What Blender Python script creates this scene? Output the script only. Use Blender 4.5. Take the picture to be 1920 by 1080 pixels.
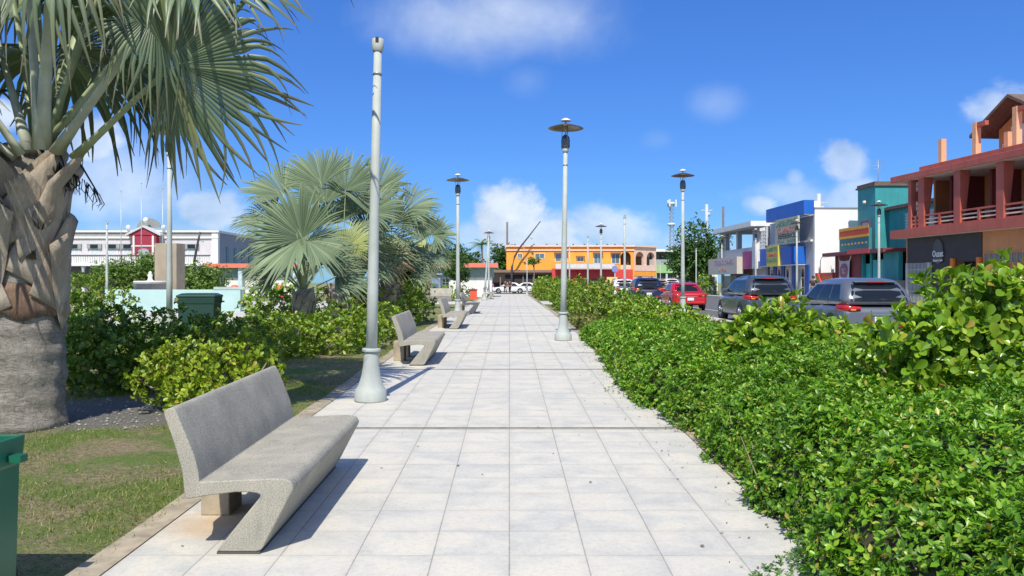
import bpy, math, random
import numpy as np
from mathutils import Vector, Matrix
for o in list(bpy.data.objects): bpy.data.objects.remove(o)
sc = bpy.context.scene
COL = sc.collection
rad = math.radians
# ---------------------------------------------------------------- camera
F, CX, HY, EYE = 1540.0, 955.0, 530.0, 1.8      # focal length, vanishing point and eye height of the photograph
cam = bpy.data.cameras.new("camera"); co = bpy.data.objects.new("camera", cam); COL.objects.link(co)
cam.sensor_width = 36; cam.lens = F/1920*36; cam.clip_end = 6000; cam.clip_start = 0.05
cam.shift_x = 5/1920; cam.shift_y = -10/1920
co.location = (0, 0, EYE); co.rotation_euler = (rad(90), 0, 0)
sc.camera = co
# ---------------------------------------------------------------- light
SUN_EL = 52.5
w = bpy.data.worlds.new("World"); sc.world = w; w.use_nodes = True
nt = w.node_tree; nt.nodes.clear()
def nd(t, kind, **kw):
    n = t.nodes.new(kind)
    for k, v in kw.items(): setattr(n, k, v)
    return n
def mth(t, op, a, b=None, c=None, clamp=False):
    n = t.nodes.new('ShaderNodeMath'); n.operation = op; n.use_clamp = clamp
    for i, x in enumerate((a, b, c)):
        if x is None: continue
        if isinstance(x, (int, float)): n.inputs[i].default_value = x
        else: t.links.new(x, n.inputs[i])
    return n.outputs[0]
sky = nd(nt, 'ShaderNodeTexSky', sky_type='NISHITA', sun_disc=False)
sky.sun_elevation = rad(SUN_EL); sky.sun_rotation = rad(180+6)
sky.air_density = 1.0; sky.dust_density = 0.25; sky.ozone_density = 3.2; sky.altitude = 0
hsv = nd(nt, 'ShaderNodeHueSaturation'); hsv.inputs['Saturation'].default_value = 1.18; hsv.inputs['Hue'].default_value = .512
gam = nd(nt, 'ShaderNodeGamma'); gam.inputs[1].default_value = .72; nt.links.new(hsv.outputs[0], gam.inputs[0])
scl = nd(nt, 'ShaderNodeMix', data_type='RGBA', blend_type='MULTIPLY'); scl.inputs[0].default_value = 1; scl.inputs[7].default_value = (.484, .95, 1.68, 1); nt.links.new(gam.outputs[0], scl.inputs[6])
nt.links.new(sky.outputs[0], hsv.inputs['Color'])
bg = nd(nt, 'ShaderNodeBackground'); bg.inputs[1].default_value = 0.125
nt.links.new(scl.outputs[2], bg.inputs[0])
tc = nd(nt, 'ShaderNodeTexCoord'); sp = nd(nt, 'ShaderNodeSeparateXYZ'); nt.links.new(tc.outputs['Generated'], sp.inputs[0])
yy = mth(nt, 'MAXIMUM', sp.outputs[1], 0.02)
uu = mth(nt, 'DIVIDE', sp.outputs[0], yy); vv = mth(nt, 'DIVIDE', sp.outputs[2], yy)
cv = nd(nt, 'ShaderNodeCombineXYZ'); nt.links.new(uu, cv.inputs[0]); nt.links.new(mth(nt, 'MULTIPLY', vv, 1.25), cv.inputs[1])
def noise(t, vec, scale, detail=6, rough=.55, dist=0.0):
    n = t.nodes.new('ShaderNodeTexNoise'); n.inputs['Scale'].default_value = scale; n.inputs['Detail'].default_value = detail
    n.inputs['Roughness'].default_value = rough; n.inputs['Distortion'].default_value = dist
    if vec is not None: t.links.new(vec, n.inputs['Vector'])
    return n.outputs[0]
nA = noise(nt, cv.outputs[0], 11, 9, .6, .15); nB = noise(nt, cv.outputs[0], 4.0, 7, .55, .3)
def cloud(px, py, a, b, soft, dens, amp, nz):
    u0, v0 = (px-CX)/F, (HY-py)/F
    dx = mth(nt, 'DIVIDE', mth(nt, 'SUBTRACT', uu, u0), a/F); dy = mth(nt, 'DIVIDE', mth(nt, 'SUBTRACT', vv, v0), b/F)
    d = mth(nt, 'SQRT', mth(nt, 'ADD', mth(nt, 'MULTIPLY', dx, dx), mth(nt, 'MULTIPLY', dy, dy)))
    d = mth(nt, 'ADD', d, mth(nt, 'MULTIPLY', mth(nt, 'SUBTRACT', nz, 0.5), amp))
    m = nd(nt, 'ShaderNodeMapRange', interpolation_type='SMOOTHSTEP')
    nt.links.new(d, m.inputs[0]); m.inputs[1].default_value = 1.0; m.inputs[2].default_value = 1.0-soft
    m.inputs[3].default_value = 0; m.inputs[4].default_value = dens
    return m.outputs[0]
CL = [(930, 35, 270, 115, .9, .58, 1.5, nB), (990, 150, 60, 50, .9, .12, 1.2, nB),
      (955, 405, 75, 80, .4, .95, 1.9, nA), (1010, 445, 130, 62, .5, .9, 1.9, nA), (1130, 435, 130, 52, .7, .7, 2.0, nA),
      (890, 440, 60, 36, .7, .5, 1.8, nA), (1010, 480, 260, 40, .9, .5, 1.5, nB), (1290, 470, 190, 50, .9, .32, 1.6, nB),
      (1585, 310, 58, 50, .6, .62, 2.0, nA), (1600, 370, 75, 60, .7, .55, 2.0, nA), (1490, 365, 120, 40, .9, .42, 2.0, nA), (1490, 335, 24, 24, .8, .4, 1.5, nA),
      (1430, 385, 45, 30, .7, .7, 1.8, nA), (1870, 205, 80, 50, .7, .6, 2.2, nA), (1345, 195, 70, 45, 1.0, .2, 1.2, nB), (1230, 262, 40, 25, 1.0, .15, 1.2, nB),
      (240, 350, 260, 130, .8, .62, 1.8, nB), (390, 400, 110, 50, .6, .7, 2.0, nA), (170, 260, 70, 60, .6, .7, 2.0, nA), (10, 215, 60, 40, .7, .8, 2.0, nA),
      (60, 340, 120, 90, .8, .6, 2.0, nA), (300, 440, 300, 60, .9, .5, 1.5, nB), (-500, 300, 500, 160, .8, .6, 1.8, nB), (2700, 300, 500, 160, .8, .6, 1.8, nB)]
mask = None
for c in CL:
    m = cloud(*c); mask = m if mask is None else mth(nt, 'MAXIMUM', mask, m)
mask = mth(nt, 'MULTIPLY', mask, mth(nt, 'GREATER_THAN', sp.outputs[1], 0.05))
# unseen broken cloud added behind the viewer as neutral fill light
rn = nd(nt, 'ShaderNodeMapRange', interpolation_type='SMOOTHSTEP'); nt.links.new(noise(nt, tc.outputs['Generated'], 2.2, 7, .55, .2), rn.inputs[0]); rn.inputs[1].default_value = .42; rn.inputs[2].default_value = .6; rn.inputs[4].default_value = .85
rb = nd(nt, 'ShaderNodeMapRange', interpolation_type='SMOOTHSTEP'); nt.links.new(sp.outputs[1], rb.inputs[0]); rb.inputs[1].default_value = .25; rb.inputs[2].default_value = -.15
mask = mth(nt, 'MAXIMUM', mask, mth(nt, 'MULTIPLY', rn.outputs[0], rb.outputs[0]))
cr = nd(nt, 'ShaderNodeValToRGB'); nt.links.new(noise(nt, cv.outputs[0], 7, 8, .6, .2), cr.inputs[0])
cr.color_ramp.elements[0].position = .34; cr.color_ramp.elements[0].color = (.42, .53, .70, 1)
cr.color_ramp.elements[1].position = .60; cr.color_ramp.elements[1].color = (.80, .88, .97, 1)
bgc = nd(nt, 'ShaderNodeBackground'); bgc.inputs[1].default_value = 1.0; nt.links.new(cr.outputs[0], bgc.inputs[0])
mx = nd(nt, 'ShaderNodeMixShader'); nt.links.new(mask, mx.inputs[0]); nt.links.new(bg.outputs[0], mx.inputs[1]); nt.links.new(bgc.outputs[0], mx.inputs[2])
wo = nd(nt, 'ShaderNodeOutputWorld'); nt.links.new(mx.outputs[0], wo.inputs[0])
sl = bpy.data.lights.new("sun", 'SUN'); sl.energy = 4.5; sl.angle = rad(.53); sl.color = (1, .93, .80)
so = bpy.data.objects.new("sun", sl); COL.objects.link(so); so.location = (-3, -30, 40)
ce = math.cos(rad(SUN_EL))
so.rotation_euler = Vector((.10*ce, .995*ce, -math.sin(rad(SUN_EL)))).to_track_quat('-Z', 'Y').to_euler()
sc.view_settings.view_transform = 'Standard'; sc.view_settings.look = 'None'; sc.view_settings.exposure = 0.2; sc.view_settings.gamma = 1
sc.cycles.max_bounces = 6; sc.cycles.transparent_max_bounces = 6
# ---------------------------------------------------------------- helpers
GY = [-80, 5, 8.2, 9.6, 12.3, 15, 18, 24, 30, 40, 60, 4000]
GZ = [-.02, 0, .055, .09, .125, .185, .22, .30, .345, .39, .41, .41]
def gz(y): return float(np.interp(y, GY, GZ))
def PX(px, Y): return (px-CX)*Y/F
def PZ(py, Y): return EYE+(HY-py)*Y/F
def tag(o, label=None, cat=None, group=None, kind=None):
    if label: o['label'] = label
    if cat: o['category'] = cat
    if group: o['group'] = group
    if kind: o['kind'] = kind
    return o
def thing(name, label, cat, loc=(0, 0, 0), rz=0, group=None):
    o = bpy.data.objects.new(name, None); COL.objects.link(o); o.location = loc; o.rotation_euler = (0, 0, rz)
    o.empty_display_size = .2
    return tag(o, label, cat, group)
def dup(root, loc, rz=None, label=None, group=None):
    r = root.copy(); COL.objects.link(r); r.location = loc
    if rz is not None: r.rotation_euler[2] = rz
    if label: r['label'] = label
    if group: r['group'] = group
    def rec(a, b):
        for ch in list(a.children):
            c = ch.copy(); COL.objects.link(c); c.parent = b; rec(ch, c)
    rec(root, r)
    return r
def raw_mesh(name, V, faces, mats, parent=None, smooth=False, mi=None, attr=None):
    """V (n,3) array, faces: array (m,k) or list"""
    me = bpy.data.meshes.new(name)
    V = np.asarray(V, dtype=np.float32)
    if isinstance(faces, np.ndarray):
        m, k = faces.shape
        me.vertices.add(len(V)); me.vertices.foreach_set('co', V.ravel())
        me.loops.add(m*k); me.loops.foreach_set('vertex_index', faces.astype(np.int32).ravel())
        me.polygons.add(m); me.polygons.foreach_set('loop_start', np.arange(0, m*k, k, dtype=np.int32))
        me.update(calc_edges=True); me.validate()
    else:
        me.from_pydata([tuple(map(float, v)) for v in V], [], faces)
        me.update()
    for a in (mats if isinstance(mats, (list, tuple)) else [mats]): me.materials.append(a)
    if mi is not None: me.polygons.foreach_set('material_index', np.asarray(mi, dtype=np.int32))
    if smooth is True: me.polygons.foreach_set('use_smooth', np.ones(len(me.polygons), dtype=bool))
    elif smooth is not False: me.polygons.foreach_set('use_smooth', np.asarray(smooth, dtype=bool))
    if attr is not None:
        at = me.attributes.new('tip', 'FLOAT', 'POINT'); at.data.foreach_set('value', np.asarray(attr, dtype=np.float32))
    o = bpy.data.objects.new(name, me); COL.objects.link(o)
    if parent is not None: o.parent = parent
    return o
class MB:
    def __init__(s): s.v = []; s.f = []; s.m = []; s.s = []; s.cm = 0
    def add(s, vs, fs, smooth=False):
        b = len(s.v); s.v += [tuple(v) for v in vs]
        for f in fs: s.f.append([b+i for i in f]); s.m.append(s.cm); s.s.append(smooth)
        return s
    def mat(s, i): s.cm = i; return s
    def box(s, x0, x1, y0, y1, z0, z1, bev=0.0):
        x0, x1 = min(x0, x1), max(x0, x1); y0, y1 = min(y0, y1), max(y0, y1); z0, z1 = min(z0, z1), max(z0, z1)
        if bev <= 0:
            return s.add([(x0,y0,z0),(x1,y0,z0),(x1,y1,z0),(x0,y1,z0),(x0,y0,z1),(x1,y0,z1),(x1,y1,z1),(x0,y1,z1)],
                         [(3,2,1,0),(4,5,6,7),(0,1,5,4),(1,2,6,5),(2,3,7,6),(3,0,4,7)])
        b = min(bev, (x1-x0)/2.01, (y1-y0)/2.01, (z1-z0)/2.01)
        rings = []
        for z, k in ((z0, b), (z0+b, 0), (z1-b, 0), (z1, b)):
            r = []
            for (cx, sx, cy, sy) in ((x0, 1, y0, 1), (x1, -1, y0, 1), (x1, -1, y1, -1), (x0, 1, y1, -1)):
                p = [(cx+sx*(b+k*0), cy+sy*k, z), (cx+sx*k, cy+sy*(b+k*0), z)] if k == 0 else [(cx+sx*(b), cy+sy*k*.3, z), (cx+sx*k*.3, cy+sy*b, z)]
                if (sx > 0) != (sy > 0): r += p
                else: r += p[::-1]
            rings.append(r)
        return s.loft(rings)
    def loft(s, rings, cap=True, closed=True, smooth=False):
        n = len(rings[0]); vs = [p for r in rings for p in r]; fs = []
        for i in range(len(rings)-1):
            for j in range(n if closed else n-1):
                k = (j+1) % n
                fs.append((i*n+j, i*n+k, (i+1)*n+k, (i+1)*n+j))
        s.add(vs, fs, smooth)
        if cap:
            s.add(rings[0], [tuple(range(n))[::-1]]); s.add(rings[-1], [tuple(range(n))])
        return s
    def lathe(s, prof, n=24, c=(0, 0, 0), smooth=True, cap=True):
        rings = [[(c[0]+r*math.cos(2*math.pi*k/n), c[1]+r*math.sin(2*math.pi*k/n), c[2]+z) for k in range(n)] for r, z in prof]
        return s.loft(rings, cap, True, smooth)
    def tube(s, pts, rs, n=8, smooth=True, flat=1.0, up=(0, 0, 1), cap=True):
        P = [Vector(p) for p in pts]; rings = []
        if isinstance(rs, (int, float)): rs = [rs]*len(P)
        for i, p in enumerate(P):
            d = (P[min(i+1, len(P)-1)]-P[max(i-1, 0)]).normalized()
            u = Vector(up)
            if abs(d.dot(u)) > .95: u = Vector((1, 0, 0)) if abs(d.x) < .9 else Vector((0, 1, 0))
            a = d.cross(u).normalized(); b = a.cross(d).normalized()
            rings.append([tuple(p+a*(rs[i]*math.cos(2*math.pi*k/n))+b*(rs[i]*flat*math.sin(2*math.pi*k/n))) for k in range(n)])
        return s.loft(rings, cap, True, smooth)
    def cyl(s, p0, p1, r, n=12, smooth=True): return s.tube([p0, p1], r, n, smooth)
    def prism(s, poly, y0, y1):
        """poly of (x,z), extruded along y"""
        return s.loft([[(x, y0, z) for x, z in poly], [(x, y1, z) for x, z in poly]])
    def quad(s, a, b, c, d): return s.add([a, b, c, d], [(0, 1, 2, 3)])
    def build(s, name, mats, parent=None, fixn=True):
        o = raw_mesh(name, np.array(s.v), s.f, mats, parent, s.s, s.m)
        if fixn:
            import bmesh
            bm = bmesh.new(); bm.from_mesh(o.data); bmesh.ops.remove_doubles(bm, verts=bm.verts, dist=1e-5)
            bmesh.ops.recalc_face_normals(bm, faces=bm.faces); bm.to_mesh(o.data); bm.free()
        return o
def bevel(o, wd=.01, seg=2, ang=35):
    m = o.modifiers.new('bevel', 'BEVEL'); m.width = wd; m.segments = seg; m.limit_method = 'ANGLE'; m.angle_limit = rad(ang)
    return o
def text(name, s, size, mat, parent, loc, fit=None, ext=.01, rot=(math.pi/2, 0, 0), bold=0.0, sx=1.0):
    cu = bpy.data.curves.new(name, 'FONT'); cu.body = s; cu.size = size; cu.extrude = ext; cu.align_x = 'CENTER'; cu.align_y = 'CENTER'; cu.offset = bold
    cu.resolution_u = 3
    t = bpy.data.objects.new('tmp', cu); COL.objects.link(t)
    me = bpy.data.meshes.new_from_object(t.evaluated_get(bpy.context.evaluated_depsgraph_get()))
    bpy.data.objects.remove(t)
    n = len(me.vertices); V = np.zeros(n*3, dtype=np.float32); me.vertices.foreach_get('co', V); V = V.reshape(-1, 3)
    if fit and n:
        wdt = V[:, 0].max()-V[:, 0].min(); V[:, 0] *= fit/wdt
        me.vertices.foreach_set('co', V.ravel())
    me.name = name; me.materials.clear(); me.materials.append(mat)
    o = bpy.data.objects.new(name, me); COL.objects.link(o); o.parent = parent; o.location = loc; o.rotation_euler = rot
    return o
# ---------------------------------------------------------------- materials
MC = {}
def newmat(name):
    m = bpy.data.materials.new(name); m.use_nodes = True; t = m.node_tree
    b = t.nodes['Principled BSDF']
    return m, t, b
def vecof(t, kind='Object', sc3=None):
    n = t.nodes.new('ShaderNodeTexCoord'); v = n.outputs[kind]
    if sc3:
        mp = t.nodes.new('ShaderNodeMapping'); mp.inputs['Scale'].default_value = sc3; t.links.new(v, mp.inputs[0]); v = mp.outputs[0]
    return v
def ramp(t, fac, stops):
    r = t.nodes.new('ShaderNodeValToRGB'); t.links.new(fac, r.inputs[0])
    while len(r.color_ramp.elements) < len(stops): r.color_ramp.elements.new(.5)
    for e, (p, c) in zip(r.color_ramp.elements, stops): e.position = p; e.color = (*c, 1) if len(c) == 3 else c
    return r.outputs[0]
def mixc(t, fac, a, b, mode='MIX'):
    n = t.nodes.new('ShaderNodeMix'); n.data_type = 'RGBA'; n.blend_type = mode
    for i, x in ((0, fac), (6, a), (7, b)):
        if isinstance(x, (int, float)): n.inputs[i].default_value = x
        elif isinstance(x, tuple): n.inputs[i].default_value = (*x, 1)
        else: t.links.new(x, n.inputs[i])
    return n.outputs[2]
def bump(t, b, h, strength=.3, dist=.02):
    n = t.nodes.new('ShaderNodeBump'); n.inputs['Strength'].default_value = strength; n.inputs['Distance'].default_value = dist
    t.links.new(h, n.inputs['Height']); t.links.new(n.outputs[0], b.inputs['Normal'])
def M(name, col, rough=.6, var=.12, scale=3.0, metal=0.0, bmp=0.0, bscale=60, spec=.5, coat=0, streak=0.0):
    if name in MC: return MC[name]
    m, t, b = newmat(name); v = vecof(t)
    b.inputs['Roughness'].default_value = rough; b.inputs['Metallic'].default_value = metal
    b.inputs['Specular IOR Level'].default_value = spec; b.inputs['Coat Weight'].default_value = coat
    n1 = noise(t, v, scale, 6, .6)
    lo = tuple(c*(1-var) for c in col); hi = tuple(min(1, c*(1+var)) for c in col)
    c = ramp(t, n1, [(.3, lo), (.7, hi)])
    if streak:
        n2 = noise(t, vecof(t, 'Object', (3.0, 3.0, .25)), 1.2, 5, .65)
        c = mixc(t, ramp(t, n2, [(.45, (0, 0, 0)), (.75, (streak,)*3)]), c, tuple(x*.45 for x in col))
    t.links.new(c, b.inputs['Base Color'])
    if bmp: bump(t, b, noise(t, v, bscale, 4, .6), bmp, .01)
    MC[name] = m; return m
def leafmat(name, stops, rough=.35, trans=.25, spec=.5, tipcol=None, hue=None):
    m, t, b = newmat(name)
    g = t.nodes.new('ShaderNodeNewGeometry')
    c = ramp(t, g.outputs['Random Per Island'], stops)
    n2 = noise(t, vecof(t), .9, 3, .5)
    c = mixc(t, 1.0, c, ramp(t, n2, [(.3, (.78, .80, .78)), (.7, (1.15, 1.12, 1.0))]), 'MULTIPLY')
    if tipcol:
        a = t.nodes.new('ShaderNodeAttribute'); a.attribute_name = 'tip'
        c = mixc(t, a.outputs['Fac'], c, tipcol)
    t.links.new(c, b.inputs['Base Color']); b.inputs['Roughness'].default_value = rough; b.inputs['Specular IOR Level'].default_value = spec
    tr = t.nodes.new('ShaderNodeBsdfTranslucent'); c2 = mixc(t, 1.0, c, (1.5, 1.6, .7), 'MULTIPLY'); t.links.new(c2, tr.inputs[0])
    mxs = t.nodes.new('ShaderNodeMixShader'); mxs.inputs[0].default_value = trans
    t.links.new(b.outputs[0], mxs.inputs[1]); t.links.new(tr.outputs[0], mxs.inputs[2])
    t.links.new(mxs.outputs[0], t.nodes['Material Output'].inputs[0])
    MC[name] = m; return m
def glass(name, col=(.02, .03, .04), rough=.05, spec=.8):
    if name in MC: return MC[name]
    m, t, b = newmat(name); b.inputs['Base Color'].default_value = (*col, 1); b.inputs['Roughness'].default_value = rough
    b.inputs['Specular IOR Level'].default_value = spec; MC[name] = m; return m
WHITE = M('white_paint', (.78, .78, .76), .55, .06, 1.5, streak=.25)
DARK = M('dark_void', (.02, .02, .022), .6, .2)
DGLASS = glass('window_glass', (.018, .024, .03), .06, .42)
BGLASS = glass('blue_glass', (.10, .16, .22), .08)
STEEL = M('galvanised_steel', (.42, .46, .46), .42, .08, 3, .35, .1, 30)
CONC = M('pole_grey', (.43, .47, .455), .62, .10, 3.0, .0, spec=.3, streak=.35)
# ---------------------------------------------------------------- ground, path, street
def sheet(name, xs, ys, dz, mat, kind='structure', jit=None):
    """strip following the terrain; xs=(x0,x1) or list of x stations; ys=(y0,y1)"""
    y0, y1 = ys; Y = [y0]
    for g in list(np.arange(-4, 62, 1.0))+list(np.arange(65, 200, 10)):
        if y0 < g < y1: Y.append(float(g))
    Y.append(y1)
    if y1 > 300: Y = sorted(set(Y+[300., 800., 1600.]))
    V = []; fc = []; n = len(xs)
    for y in Y:
        for k, x in enumerate(xs):
            dx = jit(k, y) if jit else 0
            V.append((x+dx, y, gz(y)+dz))
    for i in range(len(Y)-1):
        for j in range(n-1): fc.append((i*n+j, i*n+j+1, (i+1)*n+j+1, (i+1)*n+j))
    o = raw_mesh(name, np.array(V), fc, mat); tag(o, kind=kind); return o
# ground: dry patchy lawn soil with a gravelly patch at the near palm
m, t, b = newmat('lawn_soil'); v = vecof(t)
n1 = noise(t, v, .9, 8, .68, .3); n2 = noise(t, v, 14, 6, .7); n3 = noise(t, v, 90, 3, .7)
soil = ramp(t, n2, [(.25, (.17, .135, .075)), (.5, (.34, .275, .155)), (.75, (.46, .385, .24))])
green = ramp(t, n3, [(.3, (.065, .13, .015)), (.7, (.23, .34, .05))])
c = mixc(t, ramp(t, n1, [(.42, (0, 0, 0)), (.56, (1, 1, 1))]), soil, green)
n4 = noise(t, v, 28, 5, .75)
c = mixc(t, ramp(t, n3, [(.55, (0, 0, 0)), (.68, (.7, .7, .7))]), c, (.40, .34, .22))
c = mixc(t, 1.0, c, ramp(t, n4, [(.28, (.45, .44, .42)), (.55, (1.05, 1.05, 1.05)), (.75, (1.25, 1.22, 1.15))]), 'MULTIPLY')
sv = nd(t, 'ShaderNodeVectorMath', operation='DISTANCE'); t.links.new(v, sv.inputs[0]); sv.inputs[1].default_value = (-4.9, 11.0, .1)
gd = mth(t, 'ADD', sv.outputs['Value'], mth(t, 'MULTIPLY', mth(t, 'SUBTRACT', noise(t, v, 2.2, 6, .7), .5), 1.6))
gm = nd(t, 'ShaderNodeMapRange'); t.links.new(gd, gm.inputs[0]); gm.inputs[1].default_value = 1.55; gm.inputs[2].default_value = 1.15
gcol = ramp(t, noise(t, v, 70, 4, .75), [(.3, (.085, .08, .075)), (.5, (.20, .195, .18)), (.68, (.40, .385, .36))])
c = mixc(t, gm.outputs[0], c, gcol)
t.links.new(c, b.inputs['Base Color']); b.inputs['Roughness'].default_value = .95; bump(t, b, mth(t, 'ADD', n3, n4), .9, .04)
LAWN = m
sheet('ground', [-3000, -400, -60, -20, -8, 0, 8, 20, 60, 400, 3000], (-80, 4000), 0, LAWN)
# paving: grey-white half metre slabs
m, t, b = newmat('path_slabs'); v = vecof(t); s3 = nd(t, 'ShaderNodeSeparateXYZ'); t.links.new(v, s3.inputs[0])
X2 = mth(t, 'MULTIPLY', s3.outputs[0], 2.0); Y2 = mth(t, 'MULTIPLY', mth(t, 'ADD', s3.outputs[1], .12), 2.0)
def edge(a): return mth(t, 'ABSOLUTE', mth(t, 'SUBTRACT', mth(t, 'FRACT', mth(t, 'ADD', a, 50.0)), .5))
ex, ey = edge(X2), edge(Y2)          # .5 at a joint
cell = nd(t, 'ShaderNodeCombineXYZ'); t.links.new(mth(t, 'FLOOR', X2), cell.inputs[0]); t.links.new(mth(t, 'FLOOR', Y2), cell.inputs[1])
wn = nd(t, 'ShaderNodeTexWhiteNoise', noise_dimensions='2D'); t.links.new(cell.outputs[0], wn.inputs['Vector'])
off = nd(t, 'ShaderNodeVectorMath', operation='MULTIPLY_ADD'); t.links.new(wn.outputs['Color'], off.inputs[0]); off.inputs[1].default_value = (7, 7, 7); t.links.new(v, off.inputs[2])
nb = noise(t, off.outputs[0], 2.3, 7, .62, .4)
nbig = noise(t, v, .35, 4, .6)
grain = noise(t, v, 170, 2, .6); spk = noise(t, v, 45, 5, .75)
base = ramp(t, nb, [(.28, (.45, .455, .435)), (.44, (.55, .545, .51)), (.57, (.635, .61, .545)), (.75, (.65, .60, .50))])
base = mixc(t, mth(t, 'MULTIPLY', wn.outputs['Value'], .3), base, (.615, .59, .52))
base = mixc(t, 1.0, base, ramp(t, nbig, [(.3, (.90, .91, .93)), (.7, (1.04, 1.03, 1.0))]), 'MULTIPLY')
base = mixc(t, 1.0, base, ramp(t, grain, [(.25, (.84, .84, .84)), (.7, (1.06, 1.06, 1.06))]), 'MULTIPLY')
base = mixc(t, 1.0, base, ramp(t, spk, [(.22, (.72, .73, .74)), (.42, (1, 1, 1))]), 'MULTIPLY')
wob = mth(t, 'MULTIPLY', mth(t, 'SUBTRACT', noise(t, v, 9, 3, .5), .5), .012)
jx = nd(t, 'ShaderNodeMapRange'); t.links.new(mth(t, 'ADD', ex, wob), jx.inputs[0]); jx.inputs[1].default_value = .4885; jx.inputs[2].default_value = .4955
jy = nd(t, 'ShaderNodeMapRange'); t.links.new(mth(t, 'ADD', ey, wob), jy.inputs[0]); jy.inputs[1].default_value = .480; jy.inputs[2].default_value = .496
jn = noise(t, v, 1.6, 3, .6)
jfac = mth(t, 'MAXIMUM', mth(t, 'MULTIPLY', jx.outputs[0], mth(t, 'ADD', .32, mth(t, 'MULTIPLY', noise(t, v, .9, 3, .6), .5))), mth(t, 'MULTIPLY', jy.outputs[0], ramp(t, jn, [(.35, (.04,)*3), (.65, (.36,)*3)])))
# greyish dirt hugging the joints
halo = nd(t, 'ShaderNodeMapRange'); t.links.new(mth(t, 'MAXIMUM', ex, ey), halo.inputs[0]); halo.inputs[1].default_value = .36; halo.inputs[2].default_value = .5; halo.inputs[4].default_value = .35
base = mixc(t, mth(t, 'MULTIPLY', halo.outputs[0], noise(t, v, 3.1, 4, .6)), base, (.36, .36, .35))
st = nd(t, 'ShaderNodeVectorMath', operation='DISTANCE'); t.links.new(v, st.inputs[0]); st.inputs[1].default_value = (-2.12, 6.1, .02)
sm = nd(t, 'ShaderNodeMapRange', interpolation_type='SMOOTHSTEP'); t.links.new(mth(t, 'ADD', st.outputs['Value'], mth(t, 'MULTIPLY', noise(t, v, 4, 4, .6), .5)), sm.inputs[0]); sm.inputs[1].default_value = .85; sm.inputs[2].default_value = .25; sm.inputs[4].default_value = .75
base = mixc(t, sm.outputs[0], base, (.50, .33, .17))
drt = noise(t, v, 26, 6, .8); base = mixc(t, 1.0, base, ramp(t, drt, [(.25, (.80, .80, .79)), (.5, (1, 1, 1)), (.75, (1.05, 1.04, 1.0))]), 'MULTIPLY')
vs = nd(t, 'ShaderNodeTexVoronoi'); vs.inputs['Scale'].default_value = 3.2; t.links.new(v, vs.inputs['Vector'])
spot = nd(t, 'ShaderNodeMapRange'); t.links.new(mth(t, 'ADD', vs.outputs['Distance'], mth(t, 'MULTIPLY', noise(t, v, 40, 3, .6), .05)), spot.inputs[0]); spot.inputs[1].default_value = .06; spot.inputs[2].default_value = .045; spot.inputs[4].default_value = .3
base = mixc(t, spot.outputs[0], base, (.30, .29, .27))
base = mixc(t, jfac, base, (.13, .128, .115))
t.links.new(base, b.inputs['Base Color']); b.inputs['Roughness'].default_value = .85
hh = mth(t, 'SUBTRACT', mth(t, 'MULTIPLY', grain, .15), jfac); bump(t, b, hh, .35, .006)
SLAB = m
sheet('path', [-2.5, 2.0], (-3, 100.5), .006, SLAB)
sheet('cross_path', [-40, -2.715], (53, 61), .006, SLAB)
sheet('cross_path', [2.215, 6.8], (53, 61), .006, SLAB)
sheet('plaza_paving', [-60, -9.5], (27, 52.9), .006, SLAB)
KERB = M('kerb_tan', (.36, .31, .23), .9, .3, 6, bmp=.4)
sheet('path_kerb', [-2.71, -2.502], (-3, 52.9), .012, KERB, jit=lambda k, y: (-.03*math.sin(y*3.1) if k == 0 else 0))
sheet('path_kerb', [-2.71, -2.502], (61.1, 100.5), .012, KERB)
sheet('path_kerb', [2.002, 2.2], (-3, 52.9), .012, KERB)
sheet('path_kerb', [2.002, 2.2], (61.1, 100.5), .012, KERB)
JM = M('joint_mortar', (.15, .145, .12), .9, .35, 8); JL = M('joint_lip', (.40, .38, .31), .9, .25, 8)
for y in (9.62, 15.2, 18.35, 25.0, 28.3, 34.9, 38.2, 44.8, 48.1):
    sheet('path_joint', [-2.49, 1.99], (y, y+.03+.001*y), .0105, JM)
    sheet('path_joint_lip', [-2.49, 1.99], (y-.05, y-.001), .0100, JL)
ASPH = M('asphalt', (.115, .118, .122), .9, .2, 5, bmp=.4, bscale=120)
sheet('street', [7.85, 19.6], (-30, 400), .0, ASPH).location.z = .012
sheet('cross_street', [-90, 7.84], (101, 110.5), .012, ASPH)
PAVE = M('pavement_concrete', (.50, .49, .46), .9, .12, 4, bmp=.2)
def kerbed(name, x0, x1, y0, y1, h=.13):
    Y = [y0]+[float(g) for g in np.arange(math.ceil(y0)+.5, min(y1, 62), 2)]+[y1]
    mb = MB(); mb.loft([[(x0, y, gz(y)-.05), (x1, y, gz(y)-.05), (x1, y, gz(y)+h), (x0, y, gz(y)+h)] for y in Y])
    return tag(mb.build(name, PAVE), kind='structure')
kerbed('pavement', 6.85, 7.84, -30, 100)
kerbed('pavement', 19.61, 21.8, -30, 140)
kerbed('pavement', -90, 7.0, 110.6, 112.2)
# painted lines of the parking lane
LINE = M('road_paint', (.7, .7, .66), .8, .2)
sheet('road_marking', [10.25, 10.35], (12, 98), .018, LINE)
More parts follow.
